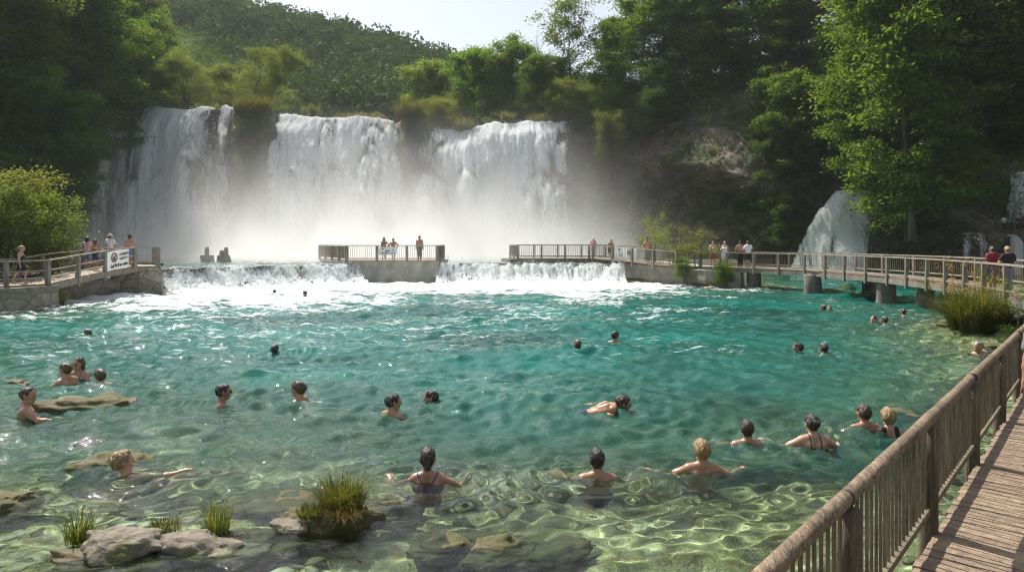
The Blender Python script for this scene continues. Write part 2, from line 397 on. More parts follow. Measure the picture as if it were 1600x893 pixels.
# the ground far around, under everything
struct(MB().add([(-430, -25, -6.5), (430, -25, -6.5), (430, 590, -6.5), (-430, 590, -6.5)], [[0, 1, 2, 3]]).build('ground', M['hill']))

# ------------------------------------------------------------------ pool water
WB = [(-20.8, 42.4), (-12.2, 51.6), (-5.3, 52.6), (8.2, 53.2)]           # foot of the weir
def segd(x, y, pts):
    d = np.full(np.shape(x), 1e9)
    for a, b in zip(pts[:-1], pts[1:]):
        a, b = np.array(a), np.array(b); e = b-a; t = np.clip(((x-a[0])*e[0]+(y-a[1])*e[1])/(e@e), 0, 1)
        d = np.minimum(d, np.hypot(x-a[0]-t*e[0], y-a[1]-t*e[1]))
    return d
def waves(x, y, seed, n, lmin, lmax, slope, dirc=None, spread=math.pi):
    g = np.random.default_rng(seed); z = np.zeros_like(x)
    wx = x+.5*fbm(x*.35, y*.35, 0, seed, 3); wy = y+.5*fbm(x*.35+9, y*.35, 0, seed+1, 3)
    for k in range(n):
        lam = lmin*math.exp(g.uniform(0, math.log(lmax/lmin))); a = g.uniform(-spread, spread)+(dirc or 0)
        z += slope*lam/(2*math.pi)*np.sin(2*math.pi/lam*(wx*math.cos(a)+wy*math.sin(a))+g.uniform(0, 6.28))
    return z/math.sqrt(n)*1.4
NXW, NYW = 640, 700
X, Y = persp_grid(NXW, NYW, 3.2, 96, lambda y: -7-.80*y, lambda y: 7+.80*y)
dw = segd(X, Y, WB)
rough = .72+.23*sstep(Y, 8, 11)+.45*np.exp(-(dw/18)**2)+.15*sstep(Y, 9, 16)
Z = waves(X, Y, 3, 26, .35, 1.7, .15, math.pi/2, 1.25)*rough
Z += waves(X, Y, 4, 16, 1.8, 6.5, .075, math.pi/2, .9)*rough
far = 1-sstep(Y, 18, 30)
Z += waves(X, Y, 5, 18, .14, .4, .12)*far+waves(X, Y, 6, 24, .28, .9, .27, math.pi/2, 1.4)*(1-sstep(Y, 30, 45))*sstep(Y, 7, 13)
Z += .16*np.exp(-dw/3.0)*fbm(X*.9, Y*.9, 0, 31, 4)
for k, p in SWXY.items():
    if p[1] < 20:
        r = np.hypot(X-p[0], Y-p[1]); w = np.exp(-r/.95)*sstep(r, .12, .35)
        Z += .042*w*np.cos(2*math.pi*(r/.34)+ord(k) % 5)*(1+.5*vnoise(X*2.2, Y*2.2, 0, ord(k)))
bz = bed_z(X, Y)
dep = np.maximum(-bz, 0)
murk = .95*(1-np.exp(-(np.maximum(dep-.5, 0)/1.35)**1.15))
flow = fbm(X*.25, Y*.25, 0, 41, 3)
foam = .62*np.exp(-(dw/10.5)**2.2)+.36*np.exp(-(dw/25.0)**2)*(1+.4*flow)
foam *= np.where(X > 8, np.exp(-np.maximum(X-8, 0)/9), 1)
for k, p in SWXY.items():
    r = np.hypot(X-p[0], Y-p[1]); foam += .26*np.exp(-((r-.34)/.17)**2)*(.6+.4*vnoise(X*3, Y*3, 0, ord(k)))
foam += .19*sstep(flow, -.2, .6)*sstep(Y, 15, 26)*np.exp(-np.maximum(Y-34, 0)/20)
Z = np.where(Y > 54.3, np.minimum(Z, .02), Z)
water = struct(MB().add(np.stack([X, Y, Z], -1).reshape(-1, 3), gridf(NXW, NYW)).build('pool_water', M['water'], smooth=True, attrs={'murk': murk, 'foam': foam, 'sparkle_fleck': sstep(Y, 13, 22)*sstep(flow+.35*fbm(X*.6, Y*.9, 0, 47, 3), -.25, .25)*(1-.35*sstep(X, 0, 12))}))
water.cycles.is_caustics_caster = True

# ------------------------------------------------------------------ the river above the weir
ny = 170; nx = 260
yr = np.exp(np.linspace(math.log(43.6), math.log(95.5), ny))
xl = np.interp(yr, [43, 46, 55, 80, 96], [-21.2, -21.9, -26, -45, -57]); xr = np.interp(yr, [43, 44.5, 53, 53.9, 55, 60, 96], [-21.0, -19.6, -12.2, -5.2, 8.3, 13.2, 14.0])
u = np.linspace(0, 1, nx)[None, :]; X = xl[:, None]*(1-u)+xr[:, None]*u; Y = np.repeat(yr[:, None], nx, 1)
Z = 1.30+waves(X, Y, 8, 24, .6, 3.5, .12)+.25*fbm(X*.4, Y*.4, 0, 51, 4)*sstep(Y, 82, 93)
foam = .56*sstep(Y, 74, 92)+.18+.10*fbm(X*.2, Y*.2, 0, 53, 3)
struct(MB().add(np.stack([X, Y, Z], -1).reshape(-1, 3), gridf(nx, ny)).build('upper_river', M['river'], smooth=True, attrs={'murk': np.full(X.size, .9), 'foam': foam}))

# ------------------------------------------------------------------ rock wall behind the falls, with the shelf it carries
DF = 95.0
LIP = [(100, 196), (135, 190), (165, 184), (208, 181), (216, 169), (366, 168), (374, 171), (432, 176), (440, 181), (540, 184), (625, 189), (632, 183), (662, 185), (670, 193), (745, 200), (790, 191), (890, 189), (900, 178), (940, 172)]
lx = np.array([(p-CXP)*DF/F_PX for p, q in LIP]); lz = np.array([CAM_H+(HOR-q)*DF/F_PX for p, q in LIP])
lipz = lambda x: np.interp(x, lx, lz)
nx = 520
xs = np.linspace(-60, 13, nx)
pill = np.exp(-((xs+33.0)/2.5)**4)*4.6+np.exp(-((xs+12.8)/1.6)**4)*4.2+np.exp(-((xs+55)/2.5)**2)*1.0
vz = np.concatenate([np.linspace(0, 1, 90), np.ones(24)]); vy = np.concatenate([np.zeros(90), np.linspace(.02, 1, 24)**2])
T, XX = np.meshgrid(vz, xs, indexing='ij'); VY = np.repeat(vy[:, None], nx, 1)
zt = lipz(xs)[None, :]
ZZ = -1+(zt+1-.15)*T
dis = 1.7*fbm(XX*.22, ZZ*.3, 0, 61, 5)+.5*fbm(XX*.8, ZZ*1.3, 0, 63, 4)+.5*np.abs(fbm(XX*.1, ZZ*.9, 2, 65, 3))
YY = 96.2-pill[None, :]*(.4+.6*T)-dis*np.where(VY > 0, np.exp(-VY*12), 1)-1.2*(1-T)
YY = YY+VY*45
ZZ = ZZ+VY*3.0+.4*fbm(XX*.2, YY*.2, 0, 67, 3)*sstep(VY, 0, .1)
struct(MB().add(np.stack([XX, YY, ZZ], -1).reshape(-1, 3), gridf(nx, len(vz))).build('cliff', M['cliff'], smooth=True))

# ------------------------------------------------------------------ the slopes left and right, each one sheet lofted through sections from foot to top
def loft(name, secs, nu, nv, amp, seed, mat):
    secs = np.array(secs, float); ns, nr = secs.shape[:2]
    su = np.linspace(0, ns-1, nu); rv = np.linspace(0, nr-1, nv)
    A = np.stack([[np.interp(su, np.arange(ns), secs[:, r, c]) for c in range(3)] for r in range(nr)])     # nr,3,nu
    G = np.stack([[np.interp(rv, np.arange(nr), A[:, c, i]) for c in range(3)] for i in range(nu)])          # nu,3,nv
    P = G.transpose(2, 0, 1).copy()                                                                             # nv,nu,3
    du = np.gradient(P, axis=1); dv = np.gradient(P, axis=0); N = np.cross(du, dv); N /= np.maximum(np.linalg.norm(N, axis=2, keepdims=True), 1e-9)
    n = amp*(fbm(P[..., 0]*.16, P[..., 1]*.16, P[..., 2]*.22, seed, 4)+.35*fbm(P[..., 0]*.7, P[..., 1]*.7, P[..., 2]*1.1, seed+5, 4))
    P += N*n[..., None]
    st = np.abs(fbm(P[..., 0]*.07, P[..., 1]*.07, P[..., 2]*1.1, seed+9, 3))-.2; P[..., :2] += N[..., :2]*(amp*.55*st)[..., None]
    o = struct(MB().add(P.reshape(-1, 3), gridf(nu, nv)).build(name, mat, smooth=True))
    return P, N
RS = [
 [(9.5, 94, -.5), (10.0, 95.5, 9), (10.5, 96, 17.5), (12, 106, 19.5), (16, 142, 25), (25, 240, 40)],
 [(14.5, 90, -.5), (17.6, 94.0, 9.5), (15.4, 90.2, 12.5), (19, 99, 20.5), (28, 130, 28), (60, 220, 46)],
 [(20.5, 84.5, -.5), (24.0, 88.0, 8.6), (21.4, 84.3, 11.8), (26, 91, 21), (42, 115, 31), (95, 190, 50)],
 [(25, 80, -.5), (28.3, 82.5, 7), (26.0, 79.8, 9.8), (32, 86, 20), (56, 108, 34), (120, 170, 52)],
 [(32.5, 75, -.5), (34, 76, 3), (35.5, 78.5, 7.3), (40, 82, 15), (68, 100, 34), (140, 140, 52)],
 [(38, 70, -.5), (40, 71, 2), (42.5, 73, 5), (49, 77, 12), (80, 92, 33), (150, 115, 52)],
 [(43, 65.5, -.5), (45.5, 67, 3.4), (50, 70, 3.9), (54, 73, 9), (86, 84, 32), (155, 95, 52)],
 [(47, 58, -.3), (51, 62, 3.2), (56, 66, 3.9), (60, 68, 9), (90, 74, 30), (160, 70, 52)],
 [(36, 38, .1), (46, 42, 1.5), (56, 46, 4), (66, 50, 9), (95, 58, 26), (160, 45, 48)],
 [(20, 20, .1), (30, 20, 1), (42, 20, 3), (58, 20, 8), (95, 20, 24), (160, 10, 45)]]
PR, NRM_R = loft('slope_right', RS, 260, 150, 1.5, 71, M['cliff'])
LS = [
 [(-54.5, 95, .5), (-54.6, 97, 9), (-54.8, 98, 18), (-55, 106, 20.5), (-50, 142, 27), (-50, 200, 45)],
 [(-56, 87, .8), (-58.5, 89, 8), (-60, 90, 16), (-64, 96, 23), (-78, 130, 38), (-100, 180, 60)],
 [(-53, 74, .8), (-57, 76, 6), (-60, 78, 12), (-67, 84, 20), (-92, 110, 40), (-140, 150, 66)],
 [(-47, 60, .8), (-53, 62, 4), (-57, 64, 8.5), (-66, 68, 16), (-98, 82, 36), (-160, 100, 66)],
 [(-38, 45, .8), (-46, 46, 3), (-52, 47, 6.5), (-62, 49, 12), (-100, 56, 30), (-170, 60, 60)],
 [(-29, 30, .5), (-38, 30, 2), (-46, 30, 5), (-60, 30, 10), (-100, 30, 27), (-170, 30, 55)],
 [(-27, 3, .3), (-38, 0, 2), (-46, 0, 5), (-60, 0, 10), (-100, 0, 25), (-170, 0, 50)]]
PL, NRM_L = loft('slope_left', LS[::-1], 200, 120, 1.6, 77, M['hillside'])

# ------------------------------------------------------------------ the wooded hill behind
RIDGE = [(-900, -60), (0, -45), (300, -14), (370, -2), (480, 22), (600, 58), (680, 82), (760, 104), (900, 140), (1100, 185), (2400, 230)]
rx = [(p-CXP)*260/F_PX for p, q in RIDGE]; rzv = [CAM_H+(HOR-q)*260/F_PX-10 for p, q in RIDGE]
def hill_z(x, y):
    rz = np.interp(x, rx, rzv); t = sstep(y, 105, 265)
    return 17.5+(rz-17.5)*t+3.5*fbm(x*.03, y*.03, 0, 81, 4)*t - .12*np.maximum(y-262, 0)
X, Y = np.meshgrid(np.linspace(-380, 380, 190), np.linspace(128, 420, 80))
struct(MB().add(np.stack([X, Y, hill_z(X, Y)], -1).reshape(-1, 3), gridf(190, 80)).build('hill', M['hill'], smooth=True))
# ------------------------------------------------------------------ waterfalls
def drops(mb, P, rad, g):
    """small tetrahedral drops of spray"""
    n = len(P); base = np.array([(1, 1, 1), (1, -1, -1), (-1, 1, -1), (-1, -1, 1)])/1.7
    Rm = g.normal(size=(n, 3, 3)); Rm, _ = np.linalg.qr(Rm)
    V = np.einsum('nij,kj->nki', Rm, base)*rad[:, None, None]+P[:, None, :]
    q = np.arange(n)[:, None]*4
    F = np.concatenate([q+np.array([[0, 1, 2]]), q+np.array([[0, 3, 1]]), q+np.array([[0, 2, 3]]), q+np.array([[1, 3, 2]])])
    mb.add(V.reshape(-1, 3), F)
def make_fall(label, top, bot, dtop, dbot, cov, seed, throw=1.6, amp=.75, nx=None, nv=110, bulge=None, group='waterfalls round the pool', dens=1.0, drop=(.03, .075), lobes=0, back=24):
    """top / bot: polylines [(px, py)] of the lip and of the foot (same u), cov(u, t) -> coverage"""
    top, bot = np.array(top, float), np.array(bot, float)
    wid = abs(top[-1, 0]-top[0, 0])*dtop/F_PX; nx = nx or int(max(30, min(230, wid*9)))
    c = thing('waterfall', label, 'waterfall', (0, 0, 0), 0, group)
    u = np.linspace(0, 1, nx); tt = np.concatenate([[-.10, -.05], np.linspace(0, 1, nv)])
    tp = np.stack([np.interp(u, np.linspace(0, 1, len(top)), top[:, i]) for i in (0, 1)], 1); bp_ = np.stack([np.interp(u, np.linspace(0, 1, len(bot)), bot[:, i]) for i in (0, 1)], 1)
    A = np.stack([(tp[:, 0]-CXP)*dtop/F_PX, np.full(nx, dtop), CAM_H+(HOR-tp[:, 1])*dtop/F_PX], 1)
    B = np.stack([(bp_[:, 0]-CXP)*dbot/F_PX, np.full(nx, dbot), CAM_H+(HOR-bp_[:, 1])*dbot/F_PX], 1)
    U, TT = np.meshgrid(u, tt)
    t = np.clip(TT, 0, 1); neg = np.minimum(TT, 0)
    sx = np.sqrt(t)
    def sheet(sd, off, cadd):
        P = np.zeros(U.shape+(3,))
        P[..., 0] = A[None, :, 0]*(1-sx)+B[None, :, 0]*sx
        P[..., 2] = A[None, :, 2]*(1-t)+B[None, :, 2]*t+.08*(1-np.clip(t*12, 0, 1))
        yb = A[None, :, 1]*(1-sx)+B[None, :, 1]*sx
        xx, zz = P[..., 0], P[..., 2]
        rid = fbm(xx*1.1, zz*.10, sd, seed+sd, 4)*.7+.3*fbm(xx*2.6, zz*.5, 0, seed+9+sd, 3)
        out = (throw*.35*sx+amp*(rid+.35)*np.clip(t*9, 0, 1)+off*np.clip(t*6, 0, 1))
        if bulge: out = out+bulge(U, t, xx, zz)
        gl_ = np.random.default_rng(seed+77); seam = 0
        for _ in range(lobes):                       # rounded masses of water landing on ledges and piling outwards
            u0, w0, t0, a0 = gl_.uniform(.04, .96), gl_.uniform(.05, .11), gl_.uniform(.02, .55), gl_.uniform(.5, 1.5)
            e = 1-((U-u0+.25*w0*fbm(zz*.5, U*0, _, seed, 2))/w0)**2; top_ = t0+.10*(1-np.clip(e, 0, 1))
            L_ = np.sqrt(np.clip(e, 0, 1))*sstep(t, top_, top_+.10); out = out+a0*L_*(1-.5*sstep(t, t0+.2, t0+.7))
            seam = seam-.10*np.exp(-(e/.35)**2)*sstep(t, top_, top_+.1)*(1-sstep(t, t0+.15, t0+.45))-.10*np.exp(-((t-top_)/.03)**2)*(e > 0)
        P[..., 1] = yb-out+np.where(neg < 0, -neg*back, 0)
        P[..., 2] += np.where(neg < 0, .05, 0)+.5*fbm(xx*.45, 0*zz, 7, seed, 3)*(1-sstep(t, 0, .35))+.12*fbm(xx*1.8, zz*.8, 3, seed, 3)
        cv = cov(U, t)+cadd+seam+.17*fbm(xx*.5, zz*.09, 1, seed+3+sd, 4)-.35*(1-sstep(np.minimum(U, 1-U)+.06*fbm(zz*.5, U*3, 0, seed+21, 3), -.01, .09))
        return P, cv
    P0, c0 = sheet(0, 0, 0)
    MB().add(P0.reshape(-1, 3), gridf(nx, len(tt))).build('main_sheet', M['fall'], c, True, {'cov': c0})
    P1, c1 = sheet(40, .55, -.07)
    MB().add(P1.reshape(-1, 3), gridf(nx, len(tt))).build('veil', M['fall'], c, True, {'cov': c1})
    g = np.random.default_rng(seed+5); H = abs(A[:, 2].mean()-B[:, 2].mean())
    n = int(wid*H*22*dens)
    iu, iv = g.integers(0, nx, n*3), g.integers(3, len(tt), n*3)
    keep = g.random(n*3) < np.clip((c0[iv, iu]-.36)*4, .02, 1); iu, iv = iu[keep][:n], iv[keep][:n]
    Q = P1[iv, iu]+g.normal(size=(len(iu), 3))*np.array([.12, .45, .2])-np.array([0, .2, 0])
    mb = MB(); drops(mb, Q, g.uniform(drop[0], drop[1], len(Q)), g)
    o = mb.build('spray', M['spray'], c); o['kind'] = 'stuff'
    return c
def cv(stops, fade=0.0):
    us, vs = zip(*stops)
    return lambda U, t: np.interp(U, us, vs)-fade*t
make_fall('thin left fall, broken into separate white threads beside the dark wood', [(176, 182), (190, 180), (205, 182)], [(140, 402), (172, 402), (205, 402)], 96.2, 94, cv([(0, .52), (.3, .60), (.5, .48), (.8, .60), (1, .48)]), 101, 1.0, .5)
make_fall('tall left end fall, dense in its middle and thin at its right side', [(226, 170), (260, 168), (310, 168), (368, 168)], [(186, 403), (250, 403), (312, 403), (374, 403)], 96.0, 93,
          cv([(0, .58), (.15, .56), (.25, .70), (.45, .68), (.62, .64), (.70, .52), (.84, .46), (.92, .60), (1, .50)], .03), 111, 5.0, 1.0, lobes=7)
bul = lambda U, t, x, z: 1.5*np.exp(-((U-.13)/.13)**2)*sstep(t, .05, .16)+.5*np.exp(-((U-.6)/.2)**2)*sstep(t, .1, .3)
make_fall('broad central fall between the two grass topped rock pillars', [(432, 179), (500, 182), (560, 184), (628, 189)], [(422, 404), (500, 404), (570, 404), (648, 404)], 96.0, 92,
          cv([(0, .64), (.08, .70), (.3, .67), (.5, .62), (.62, .70), (.8, .62), (.93, .60), (1, .50)], .03), 121, 6.0, 1.3, bulge=bul, lobes=11)
bul2 = lambda U, t, x, z: 2.0*np.exp(-((U-.32)/.12)**2)*sstep(t, .04, .2)+1.5*np.exp(-((U-.62)/.15)**2)*sstep(t, .02, .12)-.7*np.exp(-((U-.15)/.07)**2)
make_fall('broad right hand fall of the main drop, piling outwards in white lumps', [(662, 194), (720, 203), (790, 192), (840, 190), (890, 190)], [(640, 404), (720, 404), (790, 404), (850, 404), (902, 404)], 96.0, 92,
          cv([(0, .60), (.12, .56), (.2, .68), (.45, .70), (.7, .68), (.85, .61), (.95, .56), (1, .46)], .05), 131, 6.0, 1.4, bulge=bul2, lobes=12)
make_fall('shaded slanting fall fanning out below the bright green tree', [(1316, 303), (1345, 288), (1384, 284)], [(1226, 426), (1288, 426), (1352, 426)], 76.5, 71.0, cv([(0, .56), (.15, .60), (.35, .66), (.5, .56), (.7, .66), (.85, .60), (1, .54)], .0), 141, .3, .45, back=6, dens=.12, drop=(.015, .035))
make_fall('shaded upper fall pouring down behind the visitors on the far stone terrace', [(1576, 276), (1596, 270), (1640, 268)], [(1566, 346), (1600, 346), (1640, 346)], 74, 71, cv([(0, .52), (.3, .62), (.7, .62), (1, .52)]), 151, .6, .6, back=6, dens=.7, drop=(.02, .05))
make_fall('low shaded double fall dropping from the terrace into the pool', [(1503, 368), (1524, 365), (1546, 368)], [(1493, 428), (1516, 428), (1540, 428)], 64.0, 62.2, cv([(0, .46), (.25, .56), (.5, .36), (.75, .58), (1, .44)]), 161, .5, .3, back=6, dens=.8, drop=(.02, .04))
make_fall('narrow shaded trickle at the right end of the terrace wall', [(1578, 372), (1584, 371), (1592, 372)], [(1574, 428), (1582, 428), (1592, 428)], 63.5, 62.5, cv([(0, .6), (.5, .7), (1, .6)]), 171, .3, .2, back=6, nv=60, dens=.5, drop=(.02, .04))

# ------------------------------------------------------------------ weir: a low stone sill with two cascades
def along(pts, n):
    pts = np.array(pts, float); L = np.concatenate([[0], np.cumsum(np.linalg.norm(np.diff(pts, axis=0), axis=1))])
    s = np.linspace(0, L[-1], n); P = np.stack([np.interp(s, L, pts[:, i]) for i in range(pts.shape[1])], 1)
    T = np.gradient(P, axis=0); T /= np.linalg.norm(T, axis=1, keepdims=True)
    return P, np.stack([T[:, 1], -T[:, 0]], 1), s
def cascade(label, pts, seed, moss):
    c = thing('weir_cascade', label, 'cascade', (0, 0, 0), 0, 'cascades over the weir')
    n = 260; P, Nn, s = along(pts, n)
    prof = np.array([(-1.6, 1.24), (-.9, 1.30), (-.4, 1.34), (0, 1.32), (.35, 1.22), (.7, 1.04), (1.0, .80), (1.3, .54), (1.6, .34), (2.0, .18), (2.6, .10), (3.4, .05), (4.4, 0)])
    nv = 60; w = np.linspace(0, 1, len(prof)); vv = np.linspace(0, 1, nv); o_ = np.interp(vv, w, prof[:, 0]); z_ = np.interp(vv, w, prof[:, 1])
    OO, SS = np.meshgrid(o_, s, indexing='ij'); ZZ = np.repeat(z_[:, None], n, 1)
    fall = sstep(OO, -.2, .3); foot = sstep(OO, 1.0, 2.0)
    lump = fbm(SS*1.2, OO*.3, 0, seed, 3); fine = fbm(SS*3.4, OO*.8, 0, seed+3, 3); mic = fbm(SS*5.5, OO*5, 0, seed+8, 3)
    lip = .22*fbm(s*.35, 0, 0, seed+4, 3)
    O2 = OO+fall*(.75*lump+.35*fine)*(1-.4*foot)
    Z2 = ZZ+.16*mic*fall+foot*(.28*np.maximum(lump, -.3)+.20*fine+.10)*np.exp(-np.maximum(OO-1.9, 0)/1.2)+lip[None, :]*(1-foot)*.5+fall*(1-foot)*(.22*fine+.16*lump)
    X_ = P[None, :, 0]+Nn[None, :, 0]*O2; Y_ = P[None, :, 1]+Nn[None, :, 1]*O2
    cov = np.where(OO < -.1, .47+.1*lump, .60)+.16*fine-moss*(1-sstep(OO, -.1, .35))*.12
    cov = np.where(OO > 3.4, .54, cov)
    MB().add(np.stack([X_, Y_, Z2], -1).reshape(-1, 3), gridf(n, nv)).build('white_sheet', M['cascade'], c, True, {'cov': cov})
    g = np.random.default_rng(seed); k = 5200
    iu, iv = g.integers(0, n, k), g.integers(18, 46, k)
    Q = np.stack([X_[iv, iu], Y_[iv, iu], Z2[iv, iu]], 1); up = np.abs(g.normal(size=k))*.13
    Q[:, :2] += Nn[iu]*(g.random((k, 1))*.35); Q[:, 2] += up; Q[:, 0] += g.normal(size=k)*.08
    mb = MB(); drops(mb, Q, g.uniform(.014, .036, k), g); o = mb.build('spray', M['spray'], c); o['kind'] = 'stuff'
cascade('long white cascade over the weir between the left stone abutment and the middle platform', [(-21.4, 43.6), (-16.8, 48.2), (-12.8, 52.6), (-11.4, 53.4)], 201, .6)
cascade('white cascade over the weir right of the middle platform', [(-5.5, 54.0), (0, 54.4), (4, 54.6), (8.2, 54.4)], 211, .9)
P, Nn, s = along([(-21.6, 43.8), (-16.8, 48.5), (-12.8, 52.9), (-11, 53.8), (-5.5, 54.3), (4, 54.9), (8.6, 54.7)], 300)
pr = np.array([(-1.5, .6), (-1.2, 1.22), (-.6, 1.27), (-.05, 1.22), (.12, .9), (.25, -.6)]); V = []
for (o_, z_) in pr:
    nn = fbm(s*.7, o_*2, 0, 221, 4)*.16
    V.append(np.stack([P[:, 0]+Nn[:, 0]*(o_+nn), P[:, 1]+Nn[:, 1]*(o_+nn), z_+.25*nn+.10*fbm(s*.5, 0, 0, 223, 3)], 1))
tag(MB().add(np.concatenate(V), gridf(300, len(pr))).build('stone_weir', M['rock_moss'], smooth=True), 'low mossy stone weir across the river under the two white cascades', 'weir')

# ------------------------------------------------------------------ air: mist rising from the foot of the falls, and thin haze over the whole valley
def mist_mat():
    k = NT('rising_mist'); v = k.obj(); x, y, z = k.n('SeparateXYZ', Vector=v).outputs
    def gauss(c, w, h): return k.math('MULTIPLY', k.math('POWER', 2.71828, k.math('MULTIPLY', k.math('POWER', k.math('ABSOLUTE', k.math('DIVIDE', k.math('SUBTRACT', x, c), w)), 2.0), -1.0)), h)
    mx = k.math('ADD', gauss(-14, 17, 2.1), k.math('ADD', gauss(-40, 13, .28), gauss(5, 8, .5)))
    # decays upwards; densest by the falls, thinner towards the weir
    hz = k.math('POWER', 2.71828, k.math('DIVIDE', k.math('SUBTRACT', 1.3, z), k.math('ADD', 2.2, k.math('MULTIPLY', k.mapr(y, 62, 92), 2.1))))
    fy = k.mapr(y, 54, 90, .04, 1.0)
    n = k.noise(v, .16, 4, .55, (1, 1, .75), .6); n = k.mapr(n, .34, .66, .15, 1.7)
    edge = k.math('MULTIPLY', k.mapr(z, 19, 13), k.math('MULTIPLY', k.mapr(x, -58, -46), k.mapr(x, 19, 6)))
    d = k.math('MULTIPLY', k.math('MULTIPLY', mx, hz), k.math('MULTIPLY', fy, k.math('MULTIPLY', n, edge)))
    pv = k.n('VolumePrincipled', Color=(.97, .97, .97), Density=k.math('MULTIPLY', d, .20), Anisotropy=.45)
    return k.done(vol=pv.outputs[0])
M['mist'] = mist_mat()
tag(MB().box((-17, 75, 10.1), (84, 44, 17.7)).build('mist', M['mist']), 'white mist rising from the foot of the big falls', 'mist', kind='stuff')
def haze_mat():
    k = NT('valley_haze'); pv = k.n('VolumePrincipled', Color=(.86, .92, 1.0), Density=.0002, Anisotropy=.3)
    return k.done(vol=pv.outputs[0])
tag(MB().box((0, 282, 61.5), (870, 625, 138)).build('haze', haze_mat()), 'thin pale haze filling the valley', 'haze', kind='stuff')
# ------------------------------------------------------------------ walkways
def resample(pts, step=None, n=None):
    pts = np.array(pts, float); L = np.concatenate([[0], np.cumsum(np.linalg.norm(np.diff(pts, axis=0), axis=1))])
    if n is None: n = max(2, int(round(L[-1]/step))+1)
    s = np.linspace(0, L[-1], n); return np.stack([np.interp(s, L, pts[:, i]) for i in range(3)], 1)
def railing(parent, pts, h=1.0, spacing=1.9, pw=.12, rail=(.09, .06), bal=.12, bw=.022, low=.18, drop=.35, posts=None, matp='greypost', matr='railwood', log=False, matb='slat', over=0.0, seed=0, midrail=False):
    P = resample(pts, spacing) if posts is None else np.array(posts, float)
    up = np.array([0, 0, 1.0]); g = np.random.default_rng(seed+3)
    for i, p in enumerate(P):
        T = unit((P[min(i+1, len(P)-1)]-P[max(i-1, 0)])*[1, 1, 0]); rz = math.atan2(T[1], T[0])
        mb = MB()
        if log:
            hh = np.array([-drop, 0, .3, .6, h-.06]); tw = pw/2*(1+.05*g.normal(size=5))
            tl = g.normal(size=2)*.012
            mb.tube([p+up*q+np.array([tl[0]*q, tl[1]*q, 0]) for q in hh], tw, 10, wob=.16, seed=i+seed)
        else:
            tl = g.normal(size=2)*.008
            mb.bar(p-up*drop, p+up*(h-.01+over)+np.array([tl[0], tl[1], 0]), pw*g.uniform(.92, 1.08), pw, roll=(math.cos(rz), math.sin(rz), 0))
        mb.build('post', M[matp], parent, smooth=log)
    top = MB(); lo = MB()
    Q = resample(P, n=len(P)*4-3) if log else P
    wob = np.zeros(len(Q)) if not log else .012*g.normal(size=len(Q))
    if log:
        top.tube(resample(Q+up*h+np.stack([wob, wob*0, wob*.7], 1), .22), rail[0], 12, wob=.10, seed=seed)
        for i in range(1, len(P)-1, 2):              # iron bands where two logs are butted
            q = P[i]+up*h; t_ = unit(P[i+1]-P[i]); MB().tube([q-t_*.012, q+t_*.012], [rail[0]*1.06]*2, 14).build('iron_band', M['shoe'], parent, True)
    for a, b in zip(P[:-1], P[1:]):
        if not log: top.bar(a+up*(h+rail[1]/2+over), b+up*(h+rail[1]/2+over), rail[0], rail[1])
        lo.bar(a+up*low, b+up*low, rail[0]*.62 if not log else .06, .055)
        if midrail: lo.bar(a+up*(h*.58), b+up*(h*.58), .04, .05)
    top.build('handrail', M['log' if log else matr], parent, smooth=log); lo.build('bottom_rail', M[matr if not log else 'slat'], parent)
    if bal:
        for i, (a, b) in enumerate(zip(P[:-1], P[1:])):
            L = np.linalg.norm((b-a)[:2]); n = max(2, int(L/bal)); mb = MB(); t_ = unit(b-a); nrm = np.array([-t_[1], t_[0], 0])
            for j in range(1, n):
                q = a+(b-a)*(j/n)+t_*g.normal()*.004; le = g.normal()*.004
                mb.bar(q+up*(low-.06 if log else low), q+up*(h-.02)+t_*le*2, bw*g.uniform(.9, 1.1), bw*.7, roll=t_)
            mb.build('baluster_panel', M[matb], parent)
def deck(parent, left, right, plank=.15, th=.045, name='deck', seed=0, gap=.010, mat='deck'):
    """planks laid across between two edge polylines"""
    l, r = np.array(left, float), np.array(right, float); n = int(np.linalg.norm(np.diff((l+r)/2, axis=0), axis=1).sum()/plank)
    g = np.random.default_rng(seed); A, B = resample(l, n=n+1), resample(r, n=n+1); mb = MB()
    for i in range(n):
        a0, a1, b0, b1 = A[i], A[i+1], B[i], B[i+1]
        gg = gap/plank; a_, b_ = a0+(a1-a0)*(1-gg), b0+(b1-b0)*(1-gg)
        e = unit(b0-a0)*g.uniform(-.012, .012); dz = np.array([0, 0, g.normal()*.003]); tl = np.array([0, 0, g.normal()*.002])
        V = [a0+e+dz, b0+e+dz, b_+e+dz+tl, a_+e+dz+tl]; V = V+[v-np.array([0, 0, th]) for v in V]
        mb.add(V, [[0, 1, 2, 3], [7, 6, 5, 4], [0, 4, 5, 1], [1, 5, 6, 2], [2, 6, 7, 3], [3, 7, 4, 0]])
    return mb.build(name, M[mat], parent)
def beam(parent, pts, w, h, mat='postwood', name='edge_beam', dz=0.0):
    mb = MB(); P = np.array(pts, float)+np.array([0, 0, dz])
    for a, b in zip(P[:-1], P[1:]): mb.bar(a, b, w, h)
    return mb.build(name, M[mat], parent)
def offset(pts, o):
    P = np.array(pts, float); T = np.gradient(P, axis=0); T[:, 2] = 0; T /= np.linalg.norm(T, axis=1, keepdims=True)
    return P+np.stack([T[:, 1], -T[:, 0], 0*T[:, 0]], 1)*o      # positive: to the right of the direction of travel

